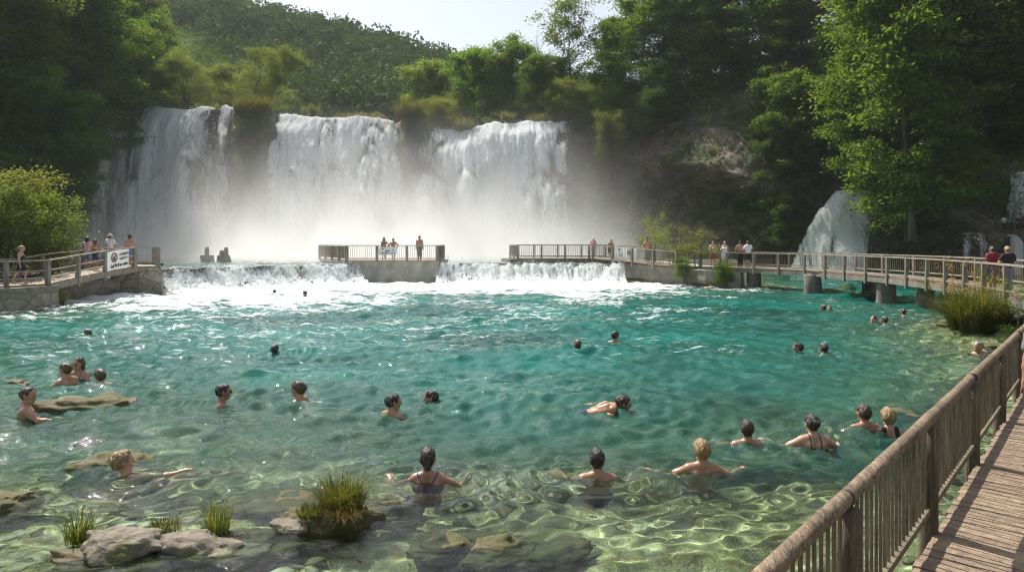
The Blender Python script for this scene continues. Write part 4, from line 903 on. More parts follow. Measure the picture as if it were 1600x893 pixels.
# plateau trees behind the falls, left to right
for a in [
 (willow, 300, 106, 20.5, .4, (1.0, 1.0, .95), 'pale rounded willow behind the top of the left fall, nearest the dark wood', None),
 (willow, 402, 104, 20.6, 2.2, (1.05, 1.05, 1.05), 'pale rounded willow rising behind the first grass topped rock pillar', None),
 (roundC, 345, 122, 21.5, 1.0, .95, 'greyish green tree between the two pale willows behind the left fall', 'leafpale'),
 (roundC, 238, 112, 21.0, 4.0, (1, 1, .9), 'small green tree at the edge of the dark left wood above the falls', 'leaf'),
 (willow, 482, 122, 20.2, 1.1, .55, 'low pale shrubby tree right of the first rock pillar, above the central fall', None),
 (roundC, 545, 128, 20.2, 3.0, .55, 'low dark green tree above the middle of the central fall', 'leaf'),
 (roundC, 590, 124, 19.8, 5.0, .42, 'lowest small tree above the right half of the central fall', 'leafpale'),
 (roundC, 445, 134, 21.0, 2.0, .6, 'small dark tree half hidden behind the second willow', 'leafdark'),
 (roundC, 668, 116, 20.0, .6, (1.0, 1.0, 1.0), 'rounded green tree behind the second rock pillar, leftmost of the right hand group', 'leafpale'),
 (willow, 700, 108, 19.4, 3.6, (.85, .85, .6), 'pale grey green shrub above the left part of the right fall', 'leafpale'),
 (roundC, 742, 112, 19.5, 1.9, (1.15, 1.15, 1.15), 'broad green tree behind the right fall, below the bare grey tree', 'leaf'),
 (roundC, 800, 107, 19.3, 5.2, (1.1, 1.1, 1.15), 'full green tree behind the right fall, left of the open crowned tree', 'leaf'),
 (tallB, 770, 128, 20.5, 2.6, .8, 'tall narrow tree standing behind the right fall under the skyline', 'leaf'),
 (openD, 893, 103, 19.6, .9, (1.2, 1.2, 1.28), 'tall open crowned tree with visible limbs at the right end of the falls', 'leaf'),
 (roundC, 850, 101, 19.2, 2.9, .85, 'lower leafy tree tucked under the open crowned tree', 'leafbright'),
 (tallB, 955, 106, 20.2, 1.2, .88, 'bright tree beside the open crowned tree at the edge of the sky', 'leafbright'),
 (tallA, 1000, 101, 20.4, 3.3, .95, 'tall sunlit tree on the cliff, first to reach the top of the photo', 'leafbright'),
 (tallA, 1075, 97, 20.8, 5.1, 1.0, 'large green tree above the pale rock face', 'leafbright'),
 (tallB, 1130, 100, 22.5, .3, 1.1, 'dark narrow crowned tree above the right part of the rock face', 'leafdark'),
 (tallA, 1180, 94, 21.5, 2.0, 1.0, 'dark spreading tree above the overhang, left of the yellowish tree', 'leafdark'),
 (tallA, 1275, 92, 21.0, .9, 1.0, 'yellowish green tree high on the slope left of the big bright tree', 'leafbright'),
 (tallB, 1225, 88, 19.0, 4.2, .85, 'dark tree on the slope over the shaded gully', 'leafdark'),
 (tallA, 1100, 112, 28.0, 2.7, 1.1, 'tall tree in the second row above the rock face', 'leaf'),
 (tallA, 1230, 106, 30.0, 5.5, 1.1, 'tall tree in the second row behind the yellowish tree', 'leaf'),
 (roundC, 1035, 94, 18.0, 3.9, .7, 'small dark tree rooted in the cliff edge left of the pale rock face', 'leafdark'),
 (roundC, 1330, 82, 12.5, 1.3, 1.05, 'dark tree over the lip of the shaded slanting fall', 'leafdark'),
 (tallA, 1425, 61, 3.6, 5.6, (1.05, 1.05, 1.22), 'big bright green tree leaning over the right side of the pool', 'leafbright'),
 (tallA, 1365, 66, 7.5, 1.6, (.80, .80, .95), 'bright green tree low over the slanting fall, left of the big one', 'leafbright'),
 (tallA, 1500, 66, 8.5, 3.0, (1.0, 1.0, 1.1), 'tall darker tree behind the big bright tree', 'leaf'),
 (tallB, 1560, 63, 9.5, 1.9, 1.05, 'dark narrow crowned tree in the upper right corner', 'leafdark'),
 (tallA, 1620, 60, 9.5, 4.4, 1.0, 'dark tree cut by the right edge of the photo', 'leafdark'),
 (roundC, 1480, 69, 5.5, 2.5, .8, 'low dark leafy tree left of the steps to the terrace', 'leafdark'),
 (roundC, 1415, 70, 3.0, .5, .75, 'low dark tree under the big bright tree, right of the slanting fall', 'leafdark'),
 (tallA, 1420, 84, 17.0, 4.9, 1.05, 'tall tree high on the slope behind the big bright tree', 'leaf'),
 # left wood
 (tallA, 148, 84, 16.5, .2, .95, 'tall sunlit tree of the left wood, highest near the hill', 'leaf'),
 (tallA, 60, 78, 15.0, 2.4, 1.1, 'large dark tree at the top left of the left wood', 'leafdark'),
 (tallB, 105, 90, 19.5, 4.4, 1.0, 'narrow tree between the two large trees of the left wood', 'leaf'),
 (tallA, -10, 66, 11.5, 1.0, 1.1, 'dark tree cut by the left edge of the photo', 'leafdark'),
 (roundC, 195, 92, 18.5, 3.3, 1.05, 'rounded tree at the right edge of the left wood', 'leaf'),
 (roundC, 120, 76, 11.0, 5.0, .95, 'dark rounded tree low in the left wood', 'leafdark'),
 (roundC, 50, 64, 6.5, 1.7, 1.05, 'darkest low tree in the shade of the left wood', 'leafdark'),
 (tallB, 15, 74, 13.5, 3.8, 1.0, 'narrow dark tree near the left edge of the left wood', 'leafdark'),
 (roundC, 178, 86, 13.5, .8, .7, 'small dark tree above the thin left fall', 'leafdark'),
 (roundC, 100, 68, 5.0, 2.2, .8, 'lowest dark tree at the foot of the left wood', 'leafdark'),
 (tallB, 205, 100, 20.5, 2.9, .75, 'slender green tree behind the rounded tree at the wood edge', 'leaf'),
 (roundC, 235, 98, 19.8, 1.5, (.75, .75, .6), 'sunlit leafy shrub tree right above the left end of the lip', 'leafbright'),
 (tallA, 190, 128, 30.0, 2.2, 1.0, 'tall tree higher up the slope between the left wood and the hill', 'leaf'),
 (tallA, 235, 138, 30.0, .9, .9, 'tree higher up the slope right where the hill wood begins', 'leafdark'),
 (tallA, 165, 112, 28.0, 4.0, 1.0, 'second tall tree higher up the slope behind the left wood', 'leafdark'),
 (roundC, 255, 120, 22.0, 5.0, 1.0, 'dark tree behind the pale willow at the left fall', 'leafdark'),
 (roundC, 1250, 81, 8.0, 2.2, .8, 'dark leafy tree added left of the slanting fall to shade it and fill the slope', 'leafdark'),  # added to shade the slanting fall and fill the bare slope
 (roundC, 1215, 84, 13.0, .7, .8, 'dark leafy tree added right of the pale rock face to shade the slanting fall', 'leafdark'),  # added for its shade on the slanting fall, also fills the slope
 (roundC, 1216, 80.5, 9.0, 1.2, .75, 'dark leafy tree added on the overhang to block sun from the slanting fall', 'leafdark'),  # sun blocker added for the slanting fall
 (roundC, 1236, 82, 12.0, 5.2, .85, 'dark leafy tree added above the gully to block sun from the slanting fall', 'leaf'),  # added between sun and slanting fall to keep the water in shade
 (tallB, 1290, 84, 13.5, 1.2, .8, 'narrow dark tree added above the slanting fall to shade it', 'leaf'),  # added tree that blocks sun above the slanting fall
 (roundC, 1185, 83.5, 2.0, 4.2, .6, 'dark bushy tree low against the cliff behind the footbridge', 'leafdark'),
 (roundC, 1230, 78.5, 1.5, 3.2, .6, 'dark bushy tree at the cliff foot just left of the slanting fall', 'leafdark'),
 # bushes
 (bushE, 402, 90.6, 14.8, .3, (1.2, .8, 1.2), 'dark plants hanging on the first rock pillar under its grass crown', 'leafdark'),
 (bushE, 388, 91.0, 10.5, 2.3, (1.0, .7, 1.0), 'lower dark plants on the first rock pillar between the falls', 'leaf'),
 (bushE, 642, 91.2, 14.2, 4.1, (1.0, .8, 1.3), 'dark plants hanging on the second rock pillar under its grass crown', 'leafdark'),
 (bushE, 1372, 74.5, 7.0, 1.2, (1.6, 1.6, 1.3), 'leafy bush overhanging the top of the shaded slanting fall', 'leaf'),
 (bushE, 28, 40, 1.0, .7, (1.5, 1.5, 1.5), 'large sunlit bush behind the left walkway at the left edge', 'leafpale'),
 (bushE, 75, 41.5, 1.0, 2.7, (1.05, 1.05, 1.2), 'smaller sunlit bush right of the large one behind the left walkway', 'leafpale'),
 (bushE, -8, 36, 1.0, 4.7, (1.2, 1.2, 1.2), 'green bush cut by the left edge behind the walkway', 'leaf'),
 (bushF, 1022, 53, 1.2, .4, (.8, .8, 1.2), 'thin tall airy bush beside the man leaning on the ramp rail', None),
 (bushF, 1055, 50.8, .9, 1.9, (1.0, 1.0, 1.0), 'pale bushy shrub behind the ramp rail, left of the tallest shrub', None),
 (bushF, 1086, 49.8, .9, 3.4, (1.0, 1.0, .95), 'pale bushy shrub behind the bridge rail, left of the woman in red shorts', None),
 (bushE, 1135, 47.3, -.1, 1.0, (.42, .42, .42), 'low round bush at the waterline under the end of the footbridge', 'leaf'),
 (bushE, 1070, 48.2, .3, 1.0, (.36, .36, .42), 'small bush growing on the embankment face', 'leaf'),
 (bushE, 960, 92.5, 11.5, 1.2, (2.0, 1.2, 2.0), 'bright bush growing from the cliff right of the falls', 'leafpale'),
 (bushE, 925, 95.5, 16.2, 3.2, (2.0, 1.3, 1.7), 'dark green bush at the cliff corner right of the falls', 'leaf'),
 (bushE, 885, 97, 18.6, 2.1, (1.7, 1.3, 1.4), 'greyish bush on the lip at the right end of the falls', 'leafpale'),
 (bushE, 1005, 92, 16.0, 5.1, (1.7, 1.2, 1.5), 'dark bush hanging over the left end of the pale rock face', 'leafdark'),
 (bushE, 690, 99, 18.4, .4, (1.5, 1.5, 1.0), 'grey green bush right of the second rock pillar', 'leafpale'),
 (bushF, 1578, 24.5, .35, .9, (.5, .5, .5), 'leafy green plant beside the big grass tussock', 'leaf'),
 (bushF, 1592, 22, .3, 2.9, (.45, .45, .45), 'low leafy plant over the mossy rocks at the right bank', 'leaf'),
 (bushF, 1470, 30.6, .0, 1.9, (.42, .42, .42), 'small leafy plant at the waterline left of the big grass tussock', 'leaf'),
 (bushF, 1330, 38.5, -.15, 4.9, (.42, .42, .45), 'plant hanging below the footbridge between two piers', 'leafpale'),
]: place(*a)
# bare grey tree
def bare(label, H, seed):
    g = np.random.default_rng(seed); t = thing('bare_tree', label, 'tree'); W = MB(); T = branchy(g, (0, 0, -.5), (0, 0, 1), H*.8, .06, 8); W.tube(T, np.linspace(.16, .04, 9), 7); W.build('trunk', M['deadwood'], t, True)
    K = MB()
    for k in range(46):
        p = T[2+k % 7]; d = np.array([math.cos(k*2.4), math.sin(k*2.4), 1.0]); B = branchy(g, p, d, H*g.uniform(.18, .38), .15, 5, .3); K.tube(B, np.linspace(.035, .012, 6), 4, cap=False)
        for j in range(2, 6):
            for _ in range(3):
                C = branchy(g, B[j], unit(B[j]-B[j-1])+g.normal(size=3)*.6, H*.08, .2, 3); K.tube(C, np.linspace(.014, .007, 4), 3, cap=False)
    K.build('twigs', M['deadwood'], t); return t
b = bare('bare grey leafless tree standing against the sky behind the right fall', 14, 331); b.location = ((832-CXP)*112/F_PX, 112, 20)

# ------------------------------------------------------------------ far wood on the hill: one mass nobody could count
g = np.random.default_rng(401); C = MB(); cnt = 0
hx, hy = [], []; NN = []
while cnt < 2300:
    x, y = g.uniform(-225, 90), g.uniform(128, 272); hx.append(x); hy.append(y); cnt += 1
hx, hy = np.array(hx), np.array(hy); hz = hill_z(hx, hy); rr = g.uniform(3.0, 5.8, len(hx)); PP = []
for x, y, z, r in zip(hx, hy, hz, rr):
    k = 180; D = g.normal(size=(k, 3)); D[:, 2] = np.abs(D[:, 2])*1.1-.25; D /= np.linalg.norm(D, axis=1, keepdims=True)
    lum = 1+.28*vnoise(D[:, 0]*2+x, D[:, 1]*2+y, D[:, 2]*2, 5)
    NN.append(D); PP.append(np.array([x, y, z+r*.95])+D*(r*lum*g.uniform(.78, 1.05, k))[:, None]*[1, 1, 1.05])
leaves(C, np.concatenate(PP), 1.0, g, up=.35, asp=.75, nrm=np.concatenate(NN))
tag(C.build('far_wood', M['leafhill']), 'dense green wood covering the hill behind the falls', 'wood', kind='stuff')

# ------------------------------------------------------------------ undergrowth, ivy and saplings covering the slopes and the cliff foot
def cover(P, N, dens, seed, dmax, keep, leaf=.2, per=22, rad=.55):
    g = np.random.default_rng(seed); nv, nu = P.shape[:2]
    A = np.linalg.norm(np.cross(P[1:, :-1]-P[:-1, :-1], P[:-1, 1:]-P[:-1, :-1]), axis=2); C0 = (P[1:, 1:]+P[:-1, :-1])/2
    w = A*keep(C0)*(C0[..., 1] < dmax)*(np.abs(C0[..., 0]) < .78*C0[..., 1]+4); n = int(w.sum()*dens); pr = (w/w.sum()).ravel()
    i = g.choice(len(pr), n, p=pr); cc = C0.reshape(-1, 3)[i]; nn = N[:-1, :-1].reshape(-1, 3)[i]
    nn = np.where((nn[:, 1:2] > .2), -nn, nn)
    cc = cc+g.normal(size=(n, 3))*.35; sc = g.uniform(.5, 1.5, n)
    Q = np.repeat(cc, per, 0)+g.normal(size=(n*per, 3))*np.repeat(sc, per)[:, None]*rad+np.repeat(nn*sc[:, None]*rad*.5, per, 0)
    mb = MB(); leaves(mb, Q, leaf, g, up=.4); return mb
rockface = lambda C: 1-(1-sstep(np.hypot((C[..., 0]-23)/11.0, (C[..., 2]-12.6)/4.3), .65, 1.15))*(fbm(C[..., 0]*.25, C[..., 1]*.25, C[..., 2]*.35, 3, 3) < .5)
keepR = lambda C: (.25+.75*(fbm(C[..., 0]*.14, C[..., 1]*.14, C[..., 2]*.2, 8, 3) > -.12))*rockface(C)*np.where((C[..., 2] < 6) & (C[..., 0] < 24), .22, 1)
mb = cover(PR, NRM_R, 1.7, 411, 130, keepR, .34, 24, .8); tag(mb.build('undergrowth', M['undergrowth']), 'dark ivy and undergrowth covering the right slope and cliff', 'undergrowth', kind='stuff')
keepL = lambda C: (.3+.7*(fbm(C[..., 0]*.14, C[..., 1]*.14, C[..., 2]*.2, 9, 3) > -.2))*np.where(C[..., 2] < 2, .3, 1)
mb = cover(PL, NRM_L, 1.4, 413, 190, keepL, .36, 24, .85); tag(mb.build('undergrowth', M['undergrowth']), 'dark undergrowth covering the left slope', 'undergrowth', kind='stuff')

# ------------------------------------------------------------------ grass
def blades(mb, n, R_, L, g, lean=.5, w=.012, m=0, cx=0, cy=0, cz=0, seg=4, el=1.0, droop=1.0):
    a = g.uniform(0, 6.283, n); r = R_*np.sqrt(g.random(n)); bx, by = cx+r*np.cos(a), cy+r*np.sin(a)*el
    az = a+g.normal(size=n)*1.0; l = L*g.uniform(.45, 1.1, n); le = lean*g.uniform(.15, 1.2, n)*(.35+.65*r/R_)
    t = np.linspace(0, 1, seg+1)
    hx = le[:, None]*(t**1.6)[None, :]*l[:, None]; hz_ = (t[None, :]-.45*droop*le[:, None]*(t**3)[None, :])*l[:, None]
    ww = (w*g.uniform(.7, 1.3, n))[:, None]*(1-t**1.5*.92)[None, :]
    ca, sa = np.cos(az)[:, None], np.sin(az)[:, None]
    X_, Y_, Z_ = bx[:, None]+hx*ca, by[:, None]+hx*sa, cz+hz_
    V = np.stack([np.stack([X_-sa*ww, Y_+ca*ww, Z_], -1), np.stack([X_+sa*ww, Y_-ca*ww, Z_], -1)], 2).reshape(-1, 3)
    b = (np.arange(n)*(seg+1)*2)[:, None]; F = [b+np.array([[2*i, 2*i+1, 2*i+3, 2*i+2]]) for i in range(seg)]
    mb.add(V, np.concatenate(F), m)
    return np.stack([X_[:, -1], Y_[:, -1], Z_[:, -1]], 1)
def tussock(label, loc, R_, L, n, seed, w=.012, lean=.6, mats=('grass', 'drygrass'), el=1.0, dry=.25, group='grass tussocks'):
    g = np.random.default_rng(seed); mb = MB(); blades(mb, int(n*(1-dry)), R_, L, g, lean, w, 0, el=el); blades(mb, int(n*dry), R_*.95, L*.95, g, lean*1.2, w, 1, el=el)
    o = mb.build('grass_tussock', [M[mats[0]], M[mats[1]]], loc=[float(c) for c in loc]); return tag(o, label, 'grass', group)
p = np.array([14.95, 23.7, .02])
tussock('big grass tussock with reddish seed heads on the right bank below the footbridge', p, .72, 1.8, 2300, 501, .011, 1.05, ('grass', 'drygrass'), 1.0, .16)
g = np.random.default_rng(503); mb = MB(); T = blades(mb, 90, .8, 2.3, g, .5, .006, 0); leaves(mb, np.repeat(T, 9, 0)+g.normal(size=(90*9, 3))*[.03, .03, .09], .06, g, up=0, m=1)
o = mb.build('seed_heads', [M['drygrass'], M['seedhead']], loc=[float(c) for c in p]); tag(o, 'loose reddish flowering stalks rising out of the big grass tussock', 'stalks')
p = at_z(55, 480, .0); tussock('wild grass clump at the foot of the left stone wall by the water', p+np.array([0, .4, 0]), 1.0, .95, 1500, 505, .012, .7, el=.5)
for px, py, d, r, l, n, sd, lab in ((398, 177, 91.8, 2.2, 2.6, 900, 511, 'grassy crown on the first rock pillar, between the left and central falls'),
                                   (640, 186, 92.0, 1.7, 3.0, 800, 513, 'tall grass crown on the second rock pillar, between the central and right falls'),
                                   (724, 204, 95.4, 1.2, 1.9, 500, 515, 'grass tuft hanging at the lip inside the right fall'), (700, 192, 96.5, .9, 1.2, 350, 517, 'small grass tuft at the lip near the left side of the right fall'),
                                   (792, 190, 96.8, .9, 1.7, 350, 519, 'grass tuft standing on the lip in the middle of the right fall'), (845, 190, 96.8, 2.0, 1.2, 500, 521, 'low grass strip on the lip near the right end of the right fall'),
                                   (560, 187, 97.5, 3.6, .9, 600, 523, 'low dry grass behind the lip of the central fall')):
    q = at_d(px, py, d); tussock(lab, q, r, l, n, sd, .035, .8, dry=.45)

# ------------------------------------------------------------------ rocks
def rock(name, label, loc, size, seed, mat='rock', cat='rock', flat=0.0, parent=None, sub=5, rough=.28, rz=0.0, group=None):
    me = bpy.data.meshes.new(name); import bmesh; bm = bmesh.new(); bmesh.ops.create_icosphere(bm, subdivisions=sub, radius=1.0); bm.to_mesh(me); bm.free()
    V = np.zeros(len(me.vertices)*3); me.vertices.foreach_get('co', V); V = V.reshape(-1, 3)
    n = 1+rough*fbm(V[:, 0]*1.1, V[:, 1]*1.1, V[:, 2]*1.4, seed, 3)*1.6+rough*.45*fbm(V[:, 0]*3.6, V[:, 1]*3.6, V[:, 2]*4.6, seed+4, 4)+.05*fbm(V[:, 0]*11, V[:, 1]*11, V[:, 2]*11, seed+8, 2)
    V = V*(1+rough*fbm(V[:, 0]*1.1, V[:, 1]*1.1, V[:, 2]*1.4, seed, 3)*1.6)[:, None]
    g = np.random.default_rng(seed)
    for k in range(7):                                   # broken flat faces
        d = unit(g.normal(size=3)*[1, 1, .7]); h = g.uniform(.72, .95); s = V@d; V -= np.outer(np.maximum(s-h, 0)*.8, d)
    if flat: V[:, 2] = np.minimum(V[:, 2], flat+(V[:, 2]-flat)*.25)
    V = V*(1+rough*.55*fbm(V[:, 0]*3.2, V[:, 1]*3.2, V[:, 2]*4.2, seed+4, 4)+.06*fbm(V[:, 0]*10, V[:, 1]*10, V[:, 2]*12, seed+8, 3))[:, None]
    V = V*np.array(size)
    me.vertices.foreach_set('co', V.astype(np.float32).ravel()); me.polygons.foreach_set('use_smooth', np.ones(len(me.polygons), bool)); me.materials.append(M[mat]); me.update()
    o = bpy.data.objects.new(name, me); COL.objects.link(o); o.location = [float(c) for c in loc]; o.rotation_euler = (0, 0, rz)
    if parent is not None: o.parent = parent
    else: tag(o, label, cat, group)
    o.cycles.is_caustics_receiver = True
    return o
p = at_z(172, 884, 0); rock('boulder', 'pale limestone boulder at the bottom left with small plants round it', p+np.array([0, .26, .03]), (.40, .27, .25), 601, 'rock', flat=.6)
rock('rock', 'dark wet ledge under the pale limestone boulder', p+np.array([-.05, .2, -.08]), (.62, .42, .15), 602, 'bedrock', rough=.5)
p = at_z(285, 872, 0); rock('rock', 'low gravelly rock right of the pale boulder', p+np.array([0, .2, -.07]), (.55, .30, .17), 603, 'rock', rough=.4)
p = at_z(505, 838, 0)
rock('rock', 'broken mossy rock carrying the foreground grass tussock', p+np.array([0, .28, -.05]), (.50, .32, .27), 605, 'bedrock', rough=.4)
rock('rock', 'flat pale slab leaning on the left of the mossy foreground rock', p+np.array([-.36, .10, .05]), (.27, .13, .08), 607, 'rock', rz=-.5, sub=4)
tussock('upright green grass tussock on the foreground rock', p+np.array([.10, .36, .15]), .21, .42, 850, 531, .0042, 1.05, dry=.38, group='small grass tufts on the foreground rocks')
tussock('low yellowish grass patch in front of the foreground tussock', p+np.array([-.16, .14, .16]), .13, .13, 420, 533, .005, .9, dry=.3, group='small grass tufts on the foreground rocks')
tussock('hanging dry roots and grass under the foreground tussock', p+np.array([.2, .12, .16]), .18, .17, 420, 535, .005, 1.5, ('drygrass', 'grass'), dry=.2, group='small grass tufts on the foreground rocks')
p = at_z(328, 850, 0); rock('rock', 'small dark rock under the thin grass tuft', p+np.array([0, .16, -.03]), (.15, .13, .13), 609, 'rock_moss', sub=4)
tussock('thin tall grass tuft on the small dark rock', p+np.array([0, .18, .06]), .12, .36, 170, 537, .0038, .7, dry=.4, group='small grass tufts on the foreground rocks')
p = at_z(95, 868, 0); tussock('weedy green plant left of the pale boulder', p+np.array([0, .3, .0]), .12, .36, 160, 539, .006, .7, dry=.25, group='small grass tufts on the foreground rocks')
p = at_z(232, 852, 0); tussock('short grass fringe at the right end of the pale boulder', p+np.array([0, .3, .02]), .16, .16, 240, 541, .0045, .8, dry=.3, group='small grass tufts on the foreground rocks')
for px, py, dz, sz, sd, lab in ((700, 872, -.17, (.42, .36, .19), 651, 'left piece of the broken rock shelf at the bottom edge of the photo'), (860, 880, -.19, (.40, .34, .18), 653, 'right piece of the broken rock shelf at the bottom edge of the photo'), (390, 868, -.16, (.5, .3, .16), 655, 'brown rock shelf under shallow water in front of the grass tussock'), (600, 815, -.2, (.4, .3, .16), 657, 'brown rock under shallow water right of the grass tussock'), (780, 880, -.18, (.5, .42, .2), 611, 'long submerged rock slab at the bottom edge of the photo'), (628, 842, -.22, (.17, .15, .1), 613, 'round pale stone lying just under water right of the tussock'),
                              (140, 646, -.13, (.95, .55, .22), 615, 'long mossy rock breaking the surface beside the bather at the left'), (165, 742, -.26, (.62, .4, .24), 617, 'mossy submerged rock under the blond woman lying in the water'),
                              (8, 792, -.04, (.34, .3, .17), 619, 'mossy rock at the left edge low in the photo'), (4, 606, -.11, (.7, .5, .2), 621, 'mossy rock at the left edge beside the four bathers'),
                              (1145, 742, -.38, (.9, .5, .3), 623, 'dark mossy rock under water right of the blond bather'), (1290, 738, -.42, (.9, .5, .3), 625, 'dark mossy rock under water below the woman in black'),
                              (450, 800, -.20, (.75, .5, .16), 627, 'flat brown slab just under water left of the tussock'), (1400, 655, -.3, (.7, .6, .3), 629, 'mossy underwater rock near the log railing')):
    p = at_z(px, py, dz); rock('submerged_rock', lab, p, sz, sd, 'bedrock', group='rocks under the water', sub=5, rough=.6)
for px, py, sz, sd, m_, lab in ((1568, 498, (.55, .4, .34), 631, 'rock', 'pale rock at the right bank in front of the leafy plant'), (1560, 548, (.5, .4, .2), 633, 'rock_moss', 'mossy rock at the right bank nearest the log railing'),
                             (1590, 520, (.6, .5, .4), 635, 'rock_moss', 'mossy bank rock behind the log railing'), (1510, 508, (.7, .5, .2), 637, 'rock_moss', 'low mossy rock at the foot of the big grass tussock'),
                             (15, 484, (1.0, .6, .35), 639, 'rock', 'grey rock at the waterline below the left wall'), (1035, 443, (.6, .5, .45), 641, 'rock_moss', 'rounded rock at the foot of the embankment'), (1100, 448, (.9, .5, .35), 643, 'rock_moss', 'low mossy rock at the waterline under the footbridge end')):
    p = at_z(px, py, 0); rock('rock', lab, p+np.array([0, sz[1]*.7, 0]), sz, sd, m_, group='rocks along the banks')

# ------------------------------------------------------------------ loose stones on the bed: nobody could count them
import bmesh
bm = bmesh.new(); bmesh.ops.create_icosphere(bm, subdivisions=2, radius=1.0); bm.verts.ensure_lookup_table()
IV = np.array([v.co[:] for v in bm.verts]); IF = np.array([[v.index for v in f.verts] for f in bm.faces]); bm.free()
g = np.random.default_rng(701); n = 4300
yy = 5.2+8.5*g.random(n)**1.3; xx = (g.random(n)*1.62-.80)*yy; sz = .028+.10*g.random(n)**3.0+.05*(g.random(n) > .96)
cl_ = fbm(xx*.5, yy*.5, 0, 703, 3); k_ = (cl_ > -.18) & (sdist(xx, yy) < -.1); xx, yy, sz = xx[k_], yy[k_], sz[k_]; n = len(xx); zz = bed_z(xx, yy)
Rm, _ = np.linalg.qr(g.normal(size=(n, 3, 3)))
V = np.einsum('nij,kj->nki', Rm, IV)*(1+.22*vnoise(IV[None, :, 0]*1.6+xx[:, None]*9, IV[None, :, 1]*1.6+yy[:, None]*9, IV[None, :, 2]*1.6, 5))[..., None]
V = V*(sz[:, None]*np.stack([g.uniform(.8, 1.5, n), g.uniform(.8, 1.3, n), g.uniform(.45, .8, n)], 1))[:, None, :]+np.stack([xx, yy, zz+sz*.2], 1)[:, None, :]
F = (np.arange(n)*len(IV))[:, None, None]+IF[None]
kk = NT('bed_pebbles'); v = kk.obj(); rnd = kk.n('NewGeometry').outputs['Random Per Island']
pc = kk.ramp(rnd, [(0, (.10, .09, .045)), (.4, (.28, .25, .14)), (.7, (.45, .42, .3)), (1, (.66, .63, .52))])
pc = kk.mixc(kk.mapr(kk.noise(v, 16, 4), .4, .7, 0, .5), pc, (.10, .10, .03))
o = MB().add(V.reshape(-1, 3), F.reshape(-1, 3)).build('pebbles', kk.done(kk.bsdf(pc, .85)), smooth=True); o.cycles.is_caustics_receiver = True
tag(o, 'loose stones and pebbles lying on the shallow river bed', 'pebbles', kind='stuff')
# ------------------------------------------------------------------ people: one skeleton, one distance field per figure, meshed as one continuous body
def surface_net(D, lo, h):
    s = D < 0; c = np.zeros(tuple(np.array(D.shape)-1), np.int8)
    for i in (0, 1):
        for j in (0, 1):
            for k in (0, 1): c += s[i:D.shape[0]-1+i, j:D.shape[1]-1+j, k:D.shape[2]-1+k]
    act = (c > 0) & (c < 8); I = np.argwhere(act)
    if len(I) == 0: return np.zeros((0, 3)), np.zeros((0, 4), int)
    idx = -np.ones(c.shape, np.int64); idx[act] = np.arange(len(I))
    acc = np.zeros((len(I), 3)); cnt = np.zeros(len(I))
    cor = [(i, j, k) for i in (0, 1) for j in (0, 1) for k in (0, 1)]
    val = {q: D[I[:, 0]+q[0], I[:, 1]+q[1], I[:, 2]+q[2]] for q in cor}
    for a in cor:
        for ax in range(3):
            if a[ax]: continue
            b = tuple(a[m]+(m == ax) for m in range(3)); da, db = val[a], val[b]; x = (da < 0) != (db < 0)
            t = np.where(x, da/np.where(x, da-db, 1), 0); p = np.array(a, float)[None, :]+np.zeros((len(I), 3)); p[:, ax] += t
            acc += np.where(x[:, None], p, 0); cnt += x
    V = lo+(I+acc/cnt[:, None])*h; F = []
    for ax in range(3):
        o1, o2 = [m for m in range(3) if m != ax]
        sl0 = [slice(None)]*3; sl1 = [slice(None)]*3; sl0[ax] = slice(0, -1); sl1[ax] = slice(1, None)
        E_ = s[tuple(sl0)] != s[tuple(sl1)]; Q = np.argwhere(E_); Q = Q[(Q[:, o1] > 0) & (Q[:, o2] > 0) & (Q[:, o1] < c.shape[o1]) & (Q[:, o2] < c.shape[o2])]
        if len(Q) == 0: continue
        f = []
        for d1, d2 in ((-1, -1), (0, -1), (0, 0), (-1, 0)):
            q = Q.copy(); q[:, o1] += d1; q[:, o2] += d2; f.append(idx[q[:, 0], q[:, 1], q[:, 2]])
        f = np.stack(f, 1); fl = s[Q[:, 0], Q[:, 1], Q[:, 2]] ^ (ax == 1); f[~fl] = f[~fl][:, ::-1]; F.append(f)
    F = np.concatenate(F); return V, F[(F >= 0).all(1)]
class Pr:
    """tapered capsule; an: list of (unit axis, stretch) - a stretch above 1 makes it thinner along the axis; clip: (point, dir, keep) cut flat"""
    __slots__ = ('a', 'b', 'ra', 'rb', 'an', 'tag', 'cut')
    def __init__(s, a, b, ra, rb, tag='', an=(), cut=None): s.a = np.array(a, float); s.b = np.array(b, float); s.ra = ra; s.rb = rb; s.an = an; s.tag = tag; s.cut = cut
    def grown(s, g, cut=None):
        return Pr(s.a, s.b, s.ra+g, s.rb+g, s.tag, s.an, cut or s.cut)
    def ev(s, P):
        q = P-s.a; ba = s.b-s.a; m = 1.0
        for ax, k in s.an: q = q+ax*((q@ax)*(k-1))[..., None]; ba = ba+ax*(ba@ax)*(k-1); m = max(m, k)
        L = ba@ba; t = np.clip((q@ba)/max(L, 1e-9), 0, 1)
        d = (np.linalg.norm(q-t[..., None]*ba, axis=-1)-(s.ra+(s.rb-s.ra)*t))/(m**.5)
        if s.cut is not None: d = np.maximum(d, (P-s.cut[0])@s.cut[1])
        return d
